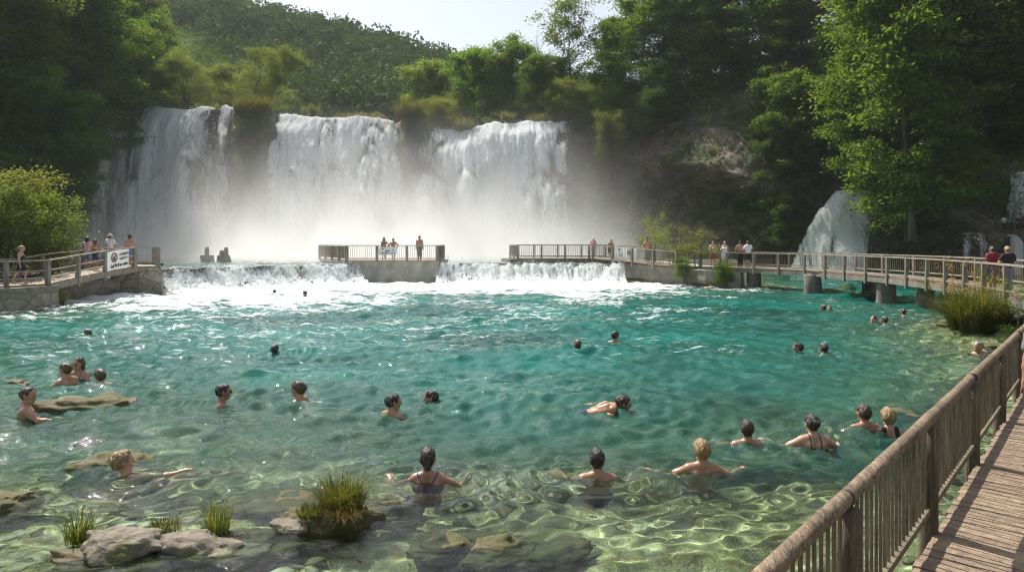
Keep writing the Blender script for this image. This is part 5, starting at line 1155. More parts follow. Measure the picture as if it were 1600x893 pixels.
def field(prims, h, k=.03, clip=None, extra=None, pad=.05, lo=None, hi=None):
    los = np.array([np.minimum(p.a, p.b)-max(p.ra, p.rb)-pad for p in prims]); his = np.array([np.maximum(p.a, p.b)+max(p.ra, p.rb)+pad for p in prims])
    L = los.min(0) if lo is None else np.maximum(lo, los.min(0)); H = his.max(0) if hi is None else np.minimum(hi, his.max(0))
    n = np.maximum(np.ceil((H-L)/h).astype(int)+2, 3); ax = [L[i]+h*np.arange(n[i]) for i in range(3)]
    D = np.full(tuple(n), .3)
    for p, l, hh in zip(prims, los, his):
        i0 = np.clip(np.floor((l-L)/h).astype(int), 0, n); i1 = np.clip(np.ceil((hh-L)/h).astype(int)+1, 0, n)
        if (i1 <= i0).any(): continue
        sl = tuple(slice(a, b) for a, b in zip(i0, i1)); G = np.stack(np.meshgrid(*[ax[i][i0[i]:i1[i]] for i in range(3)], indexing='ij'), -1)
        d = p.ev(G); o = D[sl]; kk = k if p.tag != 'feat' else .012
        w = np.clip(.5+.5*(o-d)/kk, 0, 1); D[sl] = o*(1-w)+d*w-kk*w*(1-w)
    if clip is not None or extra is not None:
        G = np.stack(np.meshgrid(*ax, indexing='ij'), -1)
        if clip is not None: D = np.maximum(D, clip(G))
        if extra is not None: D = extra(G, D)
    D[0] = D[-1] = .3; D[:, 0] = D[:, -1] = .3; D[:, :, 0] = D[:, :, -1] = .3
    return surface_net(D, L, h)
def rotz(a): c, s_ = math.cos(a), math.sin(a); return np.array([[c, -s_, 0], [s_, c, 0], [0, 0, 1.0]])
def rotx(a): c, s_ = math.cos(a), math.sin(a); return np.array([[1.0, 0, 0], [0, c, -s_], [0, s_, c]])
def roty(a): c, s_ = math.cos(a), math.sin(a); return np.array([[c, 0, s_], [0, 1.0, 0], [-s_, 0, c]])
def ell(t): return t
LEGS = {'stand': ((.0, .02, -.42), (.0, -.03, -.43), (.0, .02, -.42), (.0, -.03, -.43)), 'stride': ((0, .17, -.40), (0, -.02, -.43), (0, -.12, -.41), (0, -.22, -.38)),
        'crouch': ((-.1, .34, -.26), (0, -.12, -.40), (.1, .34, -.26), (0, -.12, -.40)), 'tread': ((-.10, .30, -.30), (0, -.28, -.32), (.10, .20, -.37), (0, -.30, -.30)),
        'kick': ((-.10, -.05, -.42), (-.06, -.05, -.43), (.10, .05, -.42), (.05, .02, -.43)), 'recline': ((-.03, .30, -.30), (0, .32, -.27), (.04, .31, -.27), (.02, .32, -.25)), 'lean': ((-.02, .05, -.42), (0, .0, -.43), (.03, -.03, -.42), (0, -.06, -.43))}
# arms: (elbow from shoulder, wrist from elbow, which way the hand points) for the left (-x) side; the right side mirrors unless given
ARMS = {'down': ((-.05, -.01, -.29), (-.02, .05, -.25), (0, .03, -.1)), 'rail': ((-.10, .12, -.25), (.05, .24, .03), (.06, .08, -.02)), 'wide': ((-.24, .12, -.15), (-.12, .22, .05), (-.05, .08, .02)),
        'wideup': ((-.22, .10, -.19), (-.08, .20, .08), (-.03, .08, .03)), 'swim': ((-.15, .20, -.15), (-.06, .25, -.02), (.0, .1, 0)), 'front': ((-.08, .22, -.17), (.02, .25, .0), (.0, .1, -.01)),
        'under': ((-.14, .05, -.24), (-.08, .2, -.12), (0, .09, 0)), 'chest': ((-.10, .08, -.26), (.15, .17, .10), (.06, .04, .03)), 'face': ((-.10, .14, -.23), (.08, .12, .22), (.03, .02, .09)), 'hip': ((-.20, -.06, -.20), (.12, .06, -.21), (.06, .05, -.05)),
        'out': ((-.25, .06, -.13), (-.20, .14, .04), (-.1, .03, .01)), 'crawl': ((-.05, .24, .12), (.02, .25, -.04), (0, .1, -.03)), 'tuck': ((-.06, -.05, -.28), (.02, -.02, -.25), (0, 0, -.1))}
def person(label, loc, yaw, height=1.72, sex='m', skin='tan', hair='dark', hairstyle='short', arms=('down', 'down'), legs='stand', lean=0.0, headyaw=0.0, headpitch=0.0, clothes=(), res=2, group=None, roll=0.0, twist=0.0, tilt=0.0, build=1.0, glasses=False, hat=None, lift=None):
    """built facing +y, feet at the origin; loc is where that origin goes; tilt pitches the whole body forward about the shoulders (swimming flat)"""
    root = thing('person', label, 'person', loc, yaw, group); g = np.random.default_rng(abs(int(loc[0]*977+loc[1]*131)) % 99991)
    fem = sex == 'f'; hb, hh = {1: (.012, .0062), 2: (.016, .010), 3: (.025, .017)}[res]
    Rt = rotx(-lean); bx = np.array([1.0, 0, 0]); fw = Rt@np.array([0, 1.0, 0]); up = Rt@np.array([0, 0, 1.0])
    pel = np.array([0, 0, .94]); T3 = lambda x, y, z: pel+bx*x+fw*y+up*z
    sw = (.162 if fem else .188)*build; hw = (.098 if fem else .088)
    tw = rotz(twist)
    def TW(x, y, z): v = tw@np.array([x, y, 0]); return T3(v[0], v[1], z)
    AF = ((fw, 1.42),); tors = []
    tors.append(Pr(T3(-.05, 0, -.03), T3(.05, 0, -.03), .125*(1.08 if fem else 1)*build, .125*(1.08 if fem else 1)*build, 'pelvis', AF))
    if fem: tors += [Pr(T3(-.075, -.03, -.05), T3(-.075, -.03, -.05), .1, .1, 'pelvis'), Pr(T3(.075, -.03, -.05), T3(.075, -.03, -.05), .1, .1, 'pelvis')]
    tors.append(Pr(T3(-.03, 0, .0), TW(-.03, 0, .2), .125*build, (.108 if fem else .122)*build, 'torso', AF)); tors.append(Pr(T3(.03, 0, .0), TW(.03, 0, .2), .125*build, (.108 if fem else .122)*build, 'torso', AF))
    for sg in (-1, 1): tors.append(Pr(TW(.03*sg, 0, .2), TW(sg*.068*build, 0, .36), (.108 if fem else .122)*build, (.118 if fem else .132)*build, 'torso', AF))
    tors.append(Pr(TW(-sw+.05, -.01, .455), TW(sw-.05, -.01, .455), .066, .066, 'torso'))
    for sg in (-1, 1):
        tors.append(Pr(TW(0, -.015, .52), TW(sg*(sw-.03), -.012, .47), .052, .056, 'torso'))
        if fem: tors.append(Pr(TW(sg*.075, .075, .315), TW(sg*.075, .095, .305), .066, .058, 'torso'))
        else: tors.append(Pr(TW(sg*.07, .055, .37), TW(sg*.10, .05, .39), .07, .06, 'torso'))
        tors.append(Pr(TW(sg*.09, -.06, .40), TW(sg*.07, -.06, .28), .065, .05, 'torso'))       # shoulder blades
    neck0 = TW(0, -.012, .50); hc = TW(0, .028, .672)+fw*.0
    Rh = Rt@rotz(headyaw)@rotx(headpitch); HX, HY, HZ = Rh[:, 0], Rh[:, 1], Rh[:, 2]
    if headpitch: hc = hc+fw*(-.05*math.sin(headpitch))
    HS = 1.10
    Hp = lambda x, y, z: hc+(HX*x+HY*y+HZ*z)*HS
    nk = Pr(neck0, Hp(0, -.02, -.06), .064 if not fem else .055, .060 if not fem else .052, 'neck')
    hx = ((HX, 1.16),)
    head = [Pr(Hp(0, -.03, .025), Hp(0, .022, .03), .092, .088, 'head', hx), Pr(Hp(0, .025, .0), Hp(0, .04, -.07), .075, .046, 'head', hx), Pr(Hp(-.018, .058, -.092), Hp(.018, .058, -.092), .025, .025, 'head'),
            Pr(Hp(0, .104, .012), Hp(0, .122, -.024), .010, .016, 'feat'), Pr(Hp(-.035, .088, .030), Hp(.035, .088, .030), .013, .013, 'feat'),
            Pr(Hp(-.016, .098, -.054), Hp(.016, .098, -.054), .008, .008, 'feat'), Pr(Hp(-.014, .097, -.064), Hp(.014, .097, -.064), .0085, .0085, 'feat'),
            Pr(Hp(-.04, .068, -.02), Hp(.04, .068, -.02), .025, .025, 'feat')]
    for p_ in head: p_.ra *= HS; p_.rb *= HS
    for sg in (-1, 1): head.append(Pr(Hp(sg*.079, -.012, .018), Hp(sg*.077, -.006, -.022), .021, .013, 'feat', ((HX, 2.4),)))
    P_arm = []; P_leg = []; hands = []
    for sg, nm in ((-1, arms[0]), (1, arms[1])):
        A = ARMS[nm] if isinstance(nm, str) else nm; f = lambda v: bx*(-sg*v[0])*1.0+fw*v[1]+up*v[2]
        f = (lambda v, sg=sg: tw@(bx*(v[0]*(-sg)))+tw@fw*v[1]+up*v[2])
        sh = TW(sg*sw, -.01, .45); el = sh+unit(f(A[0]))*.295; wr = el+unit(f(A[1]))*.255; hd = unit(f(A[2])); s_ = .88 if fem else 1.0
        P_arm += [Pr(sh, sh+(el-sh)*.5, .064*s_*build, .054*s_*build, 'uarm'), Pr(sh+(el-sh)*.5, el, .054*s_, .044*s_, 'uarm'), Pr(el, el+(wr-el)*.35, .044*s_, .045*s_, 'farm'), Pr(el+(wr-el)*.35, wr, .045*s_, .030*s_, 'farm')]
        side = unit(np.cross(hd, up) if abs(hd@up) < .9 else np.cross(hd, fw)); nrm = np.cross(side, hd)
        for off in (-.022, 0, .022): P_arm.append(Pr(wr+hd*.01+side*off*.5, wr+hd*.085+side*off, .016, .0145, 'hand'))
        hands.append((wr, hd, side, nrm, sg))
    L = LEGS[legs]; ls = .86/(.42+.43); feet = []
    for sg, k0 in ((-1, 0), (1, 2)):
        hp = pel+np.array([sg*hw, 0, -.06]); kn = hp+unit(L[k0])*.415; an = kn+unit(L[k0+1])*.405
        if sg == 1 and False: pass
        P_leg += [Pr(hp, kn, .092*build*(1.05 if fem else 1), .056*build, 'thigh'), Pr(kn, kn+(an-kn)*.3+np.array([0, -.018, 0]), .052, .054, 'shin'), Pr(kn+(an-kn)*.3+np.array([0, -.018, 0]), an, .054, .036, 'shin')]
        fd = np.array([sg*.25, 1.0, -.12 if legs in ('stand', 'lean', 'stride') else -.6]); fd = unit(fd)
        P_leg += [Pr(an+np.array([0, -.03, -.03]), an+fd*.15+np.array([0, 0, -.035]), .034, .024, 'foot', ((np.array([0, 0, 1.0]), 1.2),))]; feet.append((an, fd))
    body = tors+[nk]+P_arm+P_leg
    # whole-body transforms (floating flat) are applied to the vertices
    piv = T3(0, 0, .45)
    def WT(V):
        V = np.asarray(V, float)
        if tilt: V = (V-piv)@rotx(-tilt).T+piv
        if roll: V = (V-piv)@roty(roll).T+piv
        return V*(height/1.735)
    cutz = Hp(0, -.01, -.115)
    mb = MB()
    V, F = field(body, hb, .035, clip=lambda G: (G-cutz)@HZ-.012); mb.add(WT(V), F, 0)
    V, F = field(head+[nk]+[p for p in tors if p.tag == 'torso'][-8:], hh, .03, clip=lambda G: -((G-cutz)@HZ+.012)); mb.add(WT(V), F, 0)
    if res < 3:                                      # fingers and thumb: short tapering chains rooted in the palm
        for wr, hd, side, nrm, sg in hands:
            cu = -nrm
            for off, ln in ((-.030, .068), (-.010, .078), (.010, .074), (.030, .058)):
                q0 = wr+hd*.07+side*off*.8; q1 = wr+hd*.098+side*off*1.05; q2 = q1+unit(hd+cu*.35+side*off*4)*ln*.55; q3 = q2+unit(hd+cu*.9)*ln*.45
                mb.tube(WT([q0, q1, q2, q3]), np.array([.0095, .009, .008, .006]), 6)
            th = side*(1 if (side@bx)*sg < 0 else -1); q0 = wr+hd*.03+th*.012; q1 = wr+hd*.055+th*.042; q2 = q1+unit(hd+th*.25)*.032; q3 = q2+hd*.02
            mb.tube(WT([q0, q1, q2, q3]), np.array([.012, .0105, .009, .007]), 6)
        for sg in (-1, 1):                           # eyes
            e = Hp(sg*.031, .0905, .008); a = np.linspace(-.010, .010, 3); mb.tube(WT([e+HX*t for t in a]), [.003, .0065, .003], 6, m=1)
        mb.tube(WT([Hp(-.02, .1035, -.059), Hp(0, .1075, -.059), Hp(.02, .1035, -.059)]), [.002, .0045, .002], 6, m=2)
    b = mb.build('body', [SKIN[skin], M['eye'], M['lip']], root, True); b.cycles.is_caustics_receiver = res == 1
    # hair
    if hairstyle != 'bald':
        hp_ = [Pr(Hp(0, -.034, .030), Hp(0, .020, .038), .100, .094, 'hair', hx)]
        for p_ in hp_: p_.ra *= HS; p_.rb *= HS
        face = lambda G: np.minimum(((G-hc)@HY)*.86-((G-hc)@HZ)*.52-.028+.013*vnoise(((G-hc)@HX)*38, ((G-hc)@HZ)*14, 0, 4), .5)
        if hairstyle == 'short': low = -.075; vol = 0
        elif hairstyle == 'full': hp_[0].ra += .009; hp_[0].rb += .009; low = -.085
        elif hairstyle == 'crop': hp_[0].ra -= .006; hp_[0].rb -= .006; low = -.06
        elif hairstyle == 'bun': low = -.075; hp_.append(Pr(Hp(0, -.125, .05), Hp(0, -.14, .04), .042, .042, 'hair'))
        elif hairstyle == 'pony': low = -.08; hp_ += [Pr(Hp(0, -.12, .0), Hp(0, -.135, -.06), .036, .034, 'hair'), Pr(Hp(0, -.135, -.06), Hp(0, -.115, -.19), .034, .018, 'hair')]
        else:
            low = -.26; hp_ += [Pr(Hp(0, -.06, .0), Hp(0, -.075, -.19), .085, .06, 'hair', ((HY, 1.3),)), Pr(Hp(-.06, -.02, .0), Hp(-.075, -.02, -.17), .04, .03, 'hair'), Pr(Hp(.06, -.02, .0), Hp(.075, -.02, -.17), .04, .03, 'hair')]
        def ex(G, D):
            q = (G-hc)@np.stack([HX, HY, HZ], 1); return D+.007*vnoise(q[..., 0]*70, q[..., 1]*70, q[..., 2]*14, 3)+.012*vnoise(q[..., 0]*26, q[..., 1]*26, q[..., 2]*12, 8)
        V, F = field(hp_, hh*1.05, .02, clip=lambda G: np.maximum(face(G), -((G-hc)@HZ)+low), extra=ex)
        if len(V): MB().add(WT(V), F).build('hair', HAIR[hair], root, True)
    U = lambda G: (G-pel)@up; RR_ = lambda G: (G-pel)@bx; FF = lambda G: (G-pel)@fw
    def wear(kind, col, name):
        c = None; mat = CLOTH[col]; gr = .012
        legcut = lambda t, grow, tags=('thigh',): [p.grown(grow, cut=(p.a+(p.b-p.a)*t, unit(p.b-p.a))) for p in P_leg if p.tag in tags]
        T_ = [p for p in tors if p.tag == 'torso']; PV = [p for p in tors if p.tag == 'pelvis']
        if kind == 'trunks': ps = [p.grown(.016) for p in PV+T_[:2]]+legcut(.62, .022); c = lambda G: U(G)-.05
        elif kind == 'shorts': ps = [p.grown(.018) for p in PV+T_[:2]]+legcut(.85, .028); c = lambda G: U(G)-.08
        elif kind == 'briefs': ps = [p.grown(.010) for p in PV+T_[:2]]+legcut(.14, .012); c = lambda G: np.maximum(U(G)-.03, -(U(G)+.17))
        elif kind == 'pants': ps = [p.grown(.018) for p in PV+T_[:2]]+legcut(1.1, .024)+[p.grown(.022) for p in P_leg if p.tag == 'shin']; c = lambda G: U(G)-.08
        elif kind == 'skirt': ps = [p.grown(.018) for p in PV+T_[:2]]+[Pr(pel-[0, 0, .02], pel-[0, 0, .36], .15, .21, '', ((fw, 1.2),), cut=(pel-[0, 0, .36], np.array([0, 0, -1.0])))]; c = lambda G: U(G)-.09
        elif kind == 'band':
            ps = [p.grown(.009) for p in T_]
            c = lambda G: np.where((np.abs(np.abs(RR_(G))-.075) < .012) & (U(G) > .31) & (U(G) < .56), -1, np.maximum(np.abs(U(G)-.315)-.026-.03*(FF(G) > .04), -1))
        elif kind == 'crossback':
            ps = [p.grown(.009) for p in T_]
            c = lambda G: np.where((np.abs(np.abs(RR_(G))-(.012+np.abs(U(G)-.36)*.62)) < .013) & (U(G) > .30) & (U(G) < .56), -1, np.abs(U(G)-.27)-.05)
        elif kind == 'onepiece':
            ps = [p.grown(.010) for p in T_+PV]+legcut(.12, .012)
            c = lambda G: np.where((np.abs(np.abs(RR_(G))-.085) < .018) & (U(G) > .2) & (U(G) < .56), -1, np.maximum(U(G)-.34, -(U(G)+.15)))
        elif kind == 'tank':
            ps = [p.grown(.014) for p in T_+PV]
            c = lambda G: np.where((np.abs(np.abs(RR_(G))-.09) < .035) & (U(G) > .2) & (U(G) < .56), -1, np.maximum(U(G)-.40, -(U(G)+.06)))
        elif kind == 'tshirt':
            ps = [p.grown(.022) for p in T_]+[p.grown(.020) for p in PV]+[p.grown(.024, cut=(p.a+(p.b-p.a)*(.35 if i % 2 else 2), unit(p.b-p.a))) for i, p in enumerate(q for q in P_arm if q.tag == 'uarm')]
            c = lambda G: np.maximum(-(U(G)+.10), np.where(np.abs(RR_(G)) < .065, U(G)-.545, -1))
        V, F = field(ps, hb if res > 1 else .010, .03, clip=c)
        if len(V): MB().add(WT(V), F).build(name, mat, root, True)
    for cl in clothes: wear(*cl)
    if glasses:
        mb = MB()
        for sg in (-1, 1): mb.tube(WT([Hp(sg*.014, .106, .012), Hp(sg*.033, .106, .011), Hp(sg*.054, .096, .012)]), np.array([.011, .018, .012]), 8); mb.tube(WT([Hp(sg*.054, .094, .016), Hp(sg*.083, .0, .018)]), [.004, .004], 5)
        mb.build('sunglasses', CLOTH['black'], root, True)
    if hat:
        kind, col = hat; a = np.linspace(0, 2*math.pi, 28, endpoint=False); mb = MB(); prof = [(.100, .035), (.106, .07), (.098, .115), (.06, .138), (.0, .142)] if kind != 'cap' else [(.104, .03), (.104, .07), (.09, .105), (.05, .128), (0, .132)]
        rows = ([(.165, .030), (.150, .036), (.108, .040)] if kind == 'brim' else [])+prof
        V = np.concatenate([np.stack([np.stack([Hp(r*.93*math.cos(t), -.012+r*1.08*math.sin(t), z-.004) for t in a])], 0)[0] for r, z in rows]); n = len(a); kk = np.arange(n)
        mb.add(WT(V), np.concatenate([np.stack([i*n+kk, i*n+(kk+1) % n, (i+1)*n+(kk+1) % n, (i+1)*n+kk], 1) for i in range(len(rows)-1)]))
        if kind == 'cap': mb.tube(WT([Hp(0, .07, .035), Hp(0, .13, .034), Hp(0, .19, .026)]), [.075, .07, .05], 10)
        mb.build('hat', CLOTH[col], root, True)
    return root
def shoes(root, mat='shoe'): pass
GS = 'bathers in the pool'
def swimmer(k, yaw, label, h=1.74, **kw):
    q = {a[0]: a for a in SWIM}[k]; p = SWXY[k]; ztop = CAM_H+(HOR-q[2])*p[1]/F_PX
    kw.setdefault('legs', 'tread'); kw.setdefault('arms', ('under', 'under'))
    sc = h/1.735; top = (.94+.672+.142)*sc                                     # crown of the head above the feet when upright
    kw.setdefault('res', 1 if p[1] < 12.5 else 2 if p[1] < 24 else 3)
    return person(label, (p[0], p[1], ztop-top), R(yaw), h, group=GS, **kw)
p = SWXY['j']
person('blond short haired woman lying back in the shallows with legs stretched to the right', (p[0]-.02, p[1], -1.365), R(-58), 1.68, 'f', 'fair', 'blond', 'full', ('under', ((-.05, .22, -.19), (-.02, .20, -.13), (0, .1, -.05))), 'recline', 0, .1, -.62, (('crossback', 'navy', 'swimsuit_top'), ('briefs', 'navy', 'swimsuit_bottom')), 1, GS, 0, 0, -.72)
swimmer('k', 4, 'woman with dark hair tied back and crossed purple straps, seen from behind by the tussock', sex='f', skin='tan', hair='dark', hairstyle='pony', arms=('wideup', 'wide'), clothes=(('crossback', 'purple', 'swimsuit_top'), ('briefs', 'navy', 'swimsuit_bottom')))
swimmer('l', 0, 'black haired man from behind with both arms spread and dark trunks', skin='tan', hair='black', arms=('wide', 'wideup'), clothes=(('trunks', 'navy', 'swim_trunks'),))
swimmer('m', -6, 'blond man from behind with arms spread wide and red trunks under water', skin='tan', hair='blond', hairstyle='full', arms=('out', 'wide'), clothes=(('trunks', 'red', 'swim_trunks'),), headyaw=.2)
swimmer('n', -8, 'dark haired man from behind raising his right hand, beside the woman in black', skin='tan', hair='dark', arms=('swim', 'wideup'), clothes=(('trunks', 'navy', 'swim_trunks'),))
swimmer('o', 3, 'broad woman in a black strapped swimsuit top seen from behind', sex='f', skin='fair', hair='black', hairstyle='bun', build=1.14, arms=('wide', 'wide'), clothes=(('band', 'black', 'swimsuit_top'), ('briefs', 'black', 'swimsuit_bottom')))
swimmer('p', 5, 'bare backed dark haired man beside the blond woman in dark top by the railing', skin='tan', hair='dark', arms=('wide', 'under'), clothes=(('trunks', 'black', 'swim_trunks'),), headyaw=.1)
swimmer('q', -8, 'blond woman in a dark top beside the bare backed man near the log railing', sex='f', skin='fair', hair='blond', hairstyle='full', arms=('under', 'swim'), clothes=(('tank', 'black', 'swimsuit_top'), ('briefs', 'black', 'swimsuit_bottom')))
swimmer('e', -60, 'dark haired man near the left edge turning to the right with one hand above water', skin='tan', hair='dark', arms=('under', 'swim'), clothes=(('trunks', 'black', 'swim_trunks'),), headyaw=-.5)
swimmer('b', 75, 'bare chested young man in profile facing left, among the bathers at the left', skin='tan', hair='brown', arms=('front', 'under'), clothes=(('trunks', 'white', 'swim_trunks'),))
swimmer('c', 170, 'woman in sunglasses and dark green bikini facing the camera at the left', sex='f', skin='tan', hair='brown', hairstyle='long', arms=('under', 'under'), clothes=(('band', 'teal', 'bikini_top'), ('briefs', 'teal', 'bikini_bottom')), glasses=True)
swimmer('d', 55, 'brown haired bather right of the couple at the left, only head and shoulders out', skin='fair', hair='brown', hairstyle='full', clothes=(('trunks', 'navy', 'swim_trunks'),))
swimmer('f', -70, 'man with dark glasses facing right in the left middle of the pool', skin='olive', hair='black', arms=('under', 'front'), clothes=(('trunks', 'black', 'swim_trunks'),), glasses=True)
swimmer('g', 78, 'brown haired man in profile facing left, right of the man in dark glasses', skin='tan', hair='brown', hairstyle='full', arms=('front', 'under'), clothes=(('trunks', 'navy', 'swim_trunks'),))
swimmer('h', -38, 'dark haired man facing right with wet shoulders, in the middle of the pool', skin='tan', hair='black', arms=('under', 'front'), clothes=(('trunks', 'navy', 'swim_trunks'),), headyaw=-.5)
swimmer('i', 95, 'dark haired man swimming to the left in the middle of the pool', skin='tan', hair='dark', arms=('front', 'under'), lean=.35, legs='kick', clothes=(('trunks', 'navy', 'swim_trunks'),), tilt=.5, headpitch=.75)
p = SWXY['r']
person('man in sunglasses swimming flat with his body stretched to the left', (p[0]-.62, p[1], -1.33), R(-88), 1.76, 'm', 'tan', 'dark', 'short', ('tuck', 'front'), 'kick', 0.0, .15, 1.15, (('trunks', 'navy', 'swim_trunks'),), 1, GS, 0, 0, 1.32, 1.0, True)
swimmer('s', 10, 'brown haired swimmer in mid pool left of the one reaching out', skin='tan', hair='brown', clothes=(('trunks', 'navy', 'swim_trunks'),), arms=('wide', 'swim'))
swimmer('t', -40, 'dark haired swimmer in mid pool reaching his arm out to the right', skin='tan', hair='dark', clothes=(('trunks', 'navy', 'swim_trunks'),), arms=('under', 'out'))
swimmer('u', 0, 'lone dark haired swimmer from behind in the left half of the pool', skin='tan', hair='black', clothes=(('trunks', 'navy', 'swim_trunks'),))
swimmer('v', 20, 'swimmer in the white foam below the left cascade, left of the pair', skin='tan', hair='dark', clothes=(('trunks', 'navy', 'swim_trunks'),))
swimmer('w', 60, 'swimmer in the white foam below the left cascade, right of the pair', skin='olive', hair='dark', clothes=(('trunks', 'navy', 'swim_trunks'),), arms=('out', 'out'))
swimmer('a', 70, 'swimmer splashing near the left wall, farthest left in the pool', skin='fair', hair='dark', clothes=(('trunks', 'navy', 'swim_trunks'),), arms=('out', 'out'))
swimmer('x', 60, 'dark haired swimmer looking left, left one of two heads at the right', skin='tan', hair='dark', clothes=(('trunks', 'navy', 'swim_trunks'),))
swimmer('y', 20, 'dark haired swimmer from behind, right one of two heads at the right', skin='tan', hair='black', clothes=(('trunks', 'navy', 'swim_trunks'),), arms=('out', 'swim'))
swimmer('z', 120, 'brown haired swimmer facing left, left of two heads close together near the stone piers', skin='fair', hair='brown', clothes=(('trunks', 'navy', 'swim_trunks'),), arms=('out', 'under'))
swimmer('A', 20, 'dark haired swimmer, right of two heads close together near the stone piers', skin='tan', hair='dark', clothes=(('trunks', 'navy', 'swim_trunks'),))
swimmer('B', 10, 'lone dark haired swimmer nearest the big grass tussock', skin='tan', hair='black', clothes=(('trunks', 'navy', 'swim_trunks'),), arms=('out', 'under'))
swimmer('C', 30, 'darker swimmer of the pair below the footbridge between two piers', skin='tan', hair='black', clothes=(('trunks', 'navy', 'swim_trunks'),))
swimmer('D', 150, 'swimmer with a bright face in the pair below the footbridge', skin='fair', hair='brown', clothes=(('trunks', 'navy', 'swim_trunks'),))
swimmer('E', 110, 'grey haired old man facing left by the right bank with a hand up', skin='tan', hair='grey', hairstyle='crop', clothes=(('trunks', 'navy', 'swim_trunks'),), arms=('front', 'chest'))
swimmer('F', 60, 'dark haired swimmer partly hidden behind the log railing, hand stretched left', skin='tan', hair='black', clothes=(('trunks', 'navy', 'swim_trunks'),), arms=('out', 'under'))
swimmer('G', 90, 'swimmer beside the leftmost pier of the footbridge', skin='fair', hair='brown', clothes=(('trunks', 'navy', 'swim_trunks'),), arms=('out', 'out'))
for px, top, wy, yaw, lab in ((700, 399, 404.5, 10, 'left of two bathers standing in the river behind the middle platform'), (722, 401, 404.5, 40, 'right of two bathers standing in the river behind the middle platform')):
    p = at_z(px, wy, 1.3); zt = CAM_H+(HOR-top)*p[1]/F_PX
    person(lab, (p[0], p[1], zt-1.75), R(yaw), 1.72, 'm', 'tan', 'dark', 'short', ('under', 'under'), 'tread', clothes=(('trunks', 'navy', 'swim_trunks'),), res=3, group=GS)

# ------------------------------------------------------------------ people on the walkways
def stander(px, feet_y, d, top_y, yaw, label, z=None, **kw):
    p = at_d(px, feet_y, d); h = (feet_y-top_y)*d/F_PX
    kw.setdefault('res', 3 if d > 35 else 2)
    return person(label, p if z is None else (p[0], p[1], z), R(yaw), min(max(h, 1.5), 1.95)*.985, **kw)
GW = 'people on the walkways'
stander(33, 443, 32.6, 384, -75, 'woman in a black swimsuit with fair hair up, walking on the left walkway', z=1.075, sex='f', skin='fair', hair='blond', hairstyle='bun', arms=('down', 'down'), clothes=(('onepiece', 'black', 'swimsuit'), ('shorts', 'black', 'shorts')), legs='stride', group=GW)
stander(136, 427, 39.6, 377, 10, 'dark haired woman in a pale top and denim shorts on the left walkway', z=1.47, sex='f', skin='fair', hair='dark', hairstyle='long', arms=('rail', 'rail'), clothes=(('tshirt', 'pink', 'top'), ('shorts', 'denim', 'shorts')), group=GW)
stander(149, 425, 38.4, 377, -15, 'woman with a bare tanned back and navy skirt on the left walkway', z=1.46, sex='f', skin='tan', hair='brown', hairstyle='long', arms=('down', 'rail'), clothes=(('band', 'cream', 'bikini_top'), ('skirt', 'navy', 'skirt')), group=GW)
stander(172, 420, 40.5, 369, -10, 'man in a white shirt and straw hat leaning on the left walkway rail', z=1.56, skin='tan', hair='dark', arms=('rail', 'rail'), clothes=(('tshirt', 'white', 'shirt'), ('shorts', 'brown', 'shorts')), hat=('brim', 'straw'), group=GW)
stander(203, 418, 40.8, 369, 60, 'bare chested man with a black cap and blue shorts at the stone abutment', z=1.58, skin='tan', hair='black', arms=('down', 'rail'), clothes=(('shorts', 'denim', 'shorts'),), hat=('brim', 'black'), group=GW)
stander(600, 405, 54.3, 369, 185, 'long haired woman in a bikini behind the banner on the middle platform', z=1.56, sex='f', skin='tan', hair='dark', hairstyle='long', arms=('hip', 'down'), clothes=(('band', 'brown', 'bikini_top'), ('briefs', 'black', 'bikini_bottom')), group=GW)
stander(614.5, 405, 54.3, 370.5, 175, 'bare chested man behind the banner on the middle platform', z=1.56, skin='tan', hair='dark', arms=('hip', 'hip'), clothes=(('trunks', 'navy', 'swim_trunks'),), group=GW)
stander(655.5, 404.5, 54.3, 366, 170, 'bare chested man in long grey trousers standing alone on the middle platform', z=1.56, skin='tan', hair='dark', arms=('down', 'down'), clothes=(('pants', 'grey', 'trousers'),), group=GW)
stander(927, 402, 58.8, 369, 170, 'woman in a pale hat and pink swimsuit on the platform behind the right cascade', z=1.62, sex='f', skin='fair', hair='blond', arms=('chest', 'chest'), clothes=(('onepiece', 'pink', 'swimsuit'),), hat=('cap', 'white'), group=GW)
stander(953, 405, 56.6, 373, 200, 'person leaning over the rail left of the white banner with round emblem', z=1.60, skin='tan', hair='dark', arms=('rail', 'rail'), lean=.4, clothes=(('shorts', 'brown', 'shorts'),), group=GW)
stander(1012, 413, 52.3, 371, 150, 'bare chested man in grey trousers leaning on the ramp rail by the thin bush', z=1.36, skin='tan', hair='dark', arms=('rail', 'rail'), lean=.22, clothes=(('pants', 'grey', 'trousers'),), group=GW)
stander(1114, 415, 50.3, 375, 178, 'woman in a pale pink top and red shorts on the footbridge', z=1.25, sex='f', skin='fair', hair='brown', hairstyle='bun', arms=('face', 'chest'), clothes=(('tshirt', 'pink', 'top'), ('shorts', 'red', 'shorts')), group=GW)
stander(1132.5, 416, 48.6, 375, 160, 'woman in a white sleeveless top and white shorts on the footbridge', z=1.25, sex='f', skin='fair', hair='sandy', hairstyle='long', arms=('down', 'chest'), clothes=(('tank', 'white', 'top'), ('shorts', 'white', 'shorts')), legs='lean', group=GW)
stander(1156.5, 418, 48.0, 376, -5, 'bare backed man in dark trousers on the footbridge', z=1.25, skin='tan', hair='black', arms=('chest', 'rail'), clothes=(('pants', 'black', 'trousers'),), group=GW)
stander(1169, 418, 47.6, 376, 10, 'man in a white shirt and dark shorts looking out from the footbridge', z=1.25, skin='tan', hair='black', arms=('rail', 'rail'), clothes=(('tshirt', 'white', 'shirt'), ('shorts', 'black', 'shorts')), group=GW)
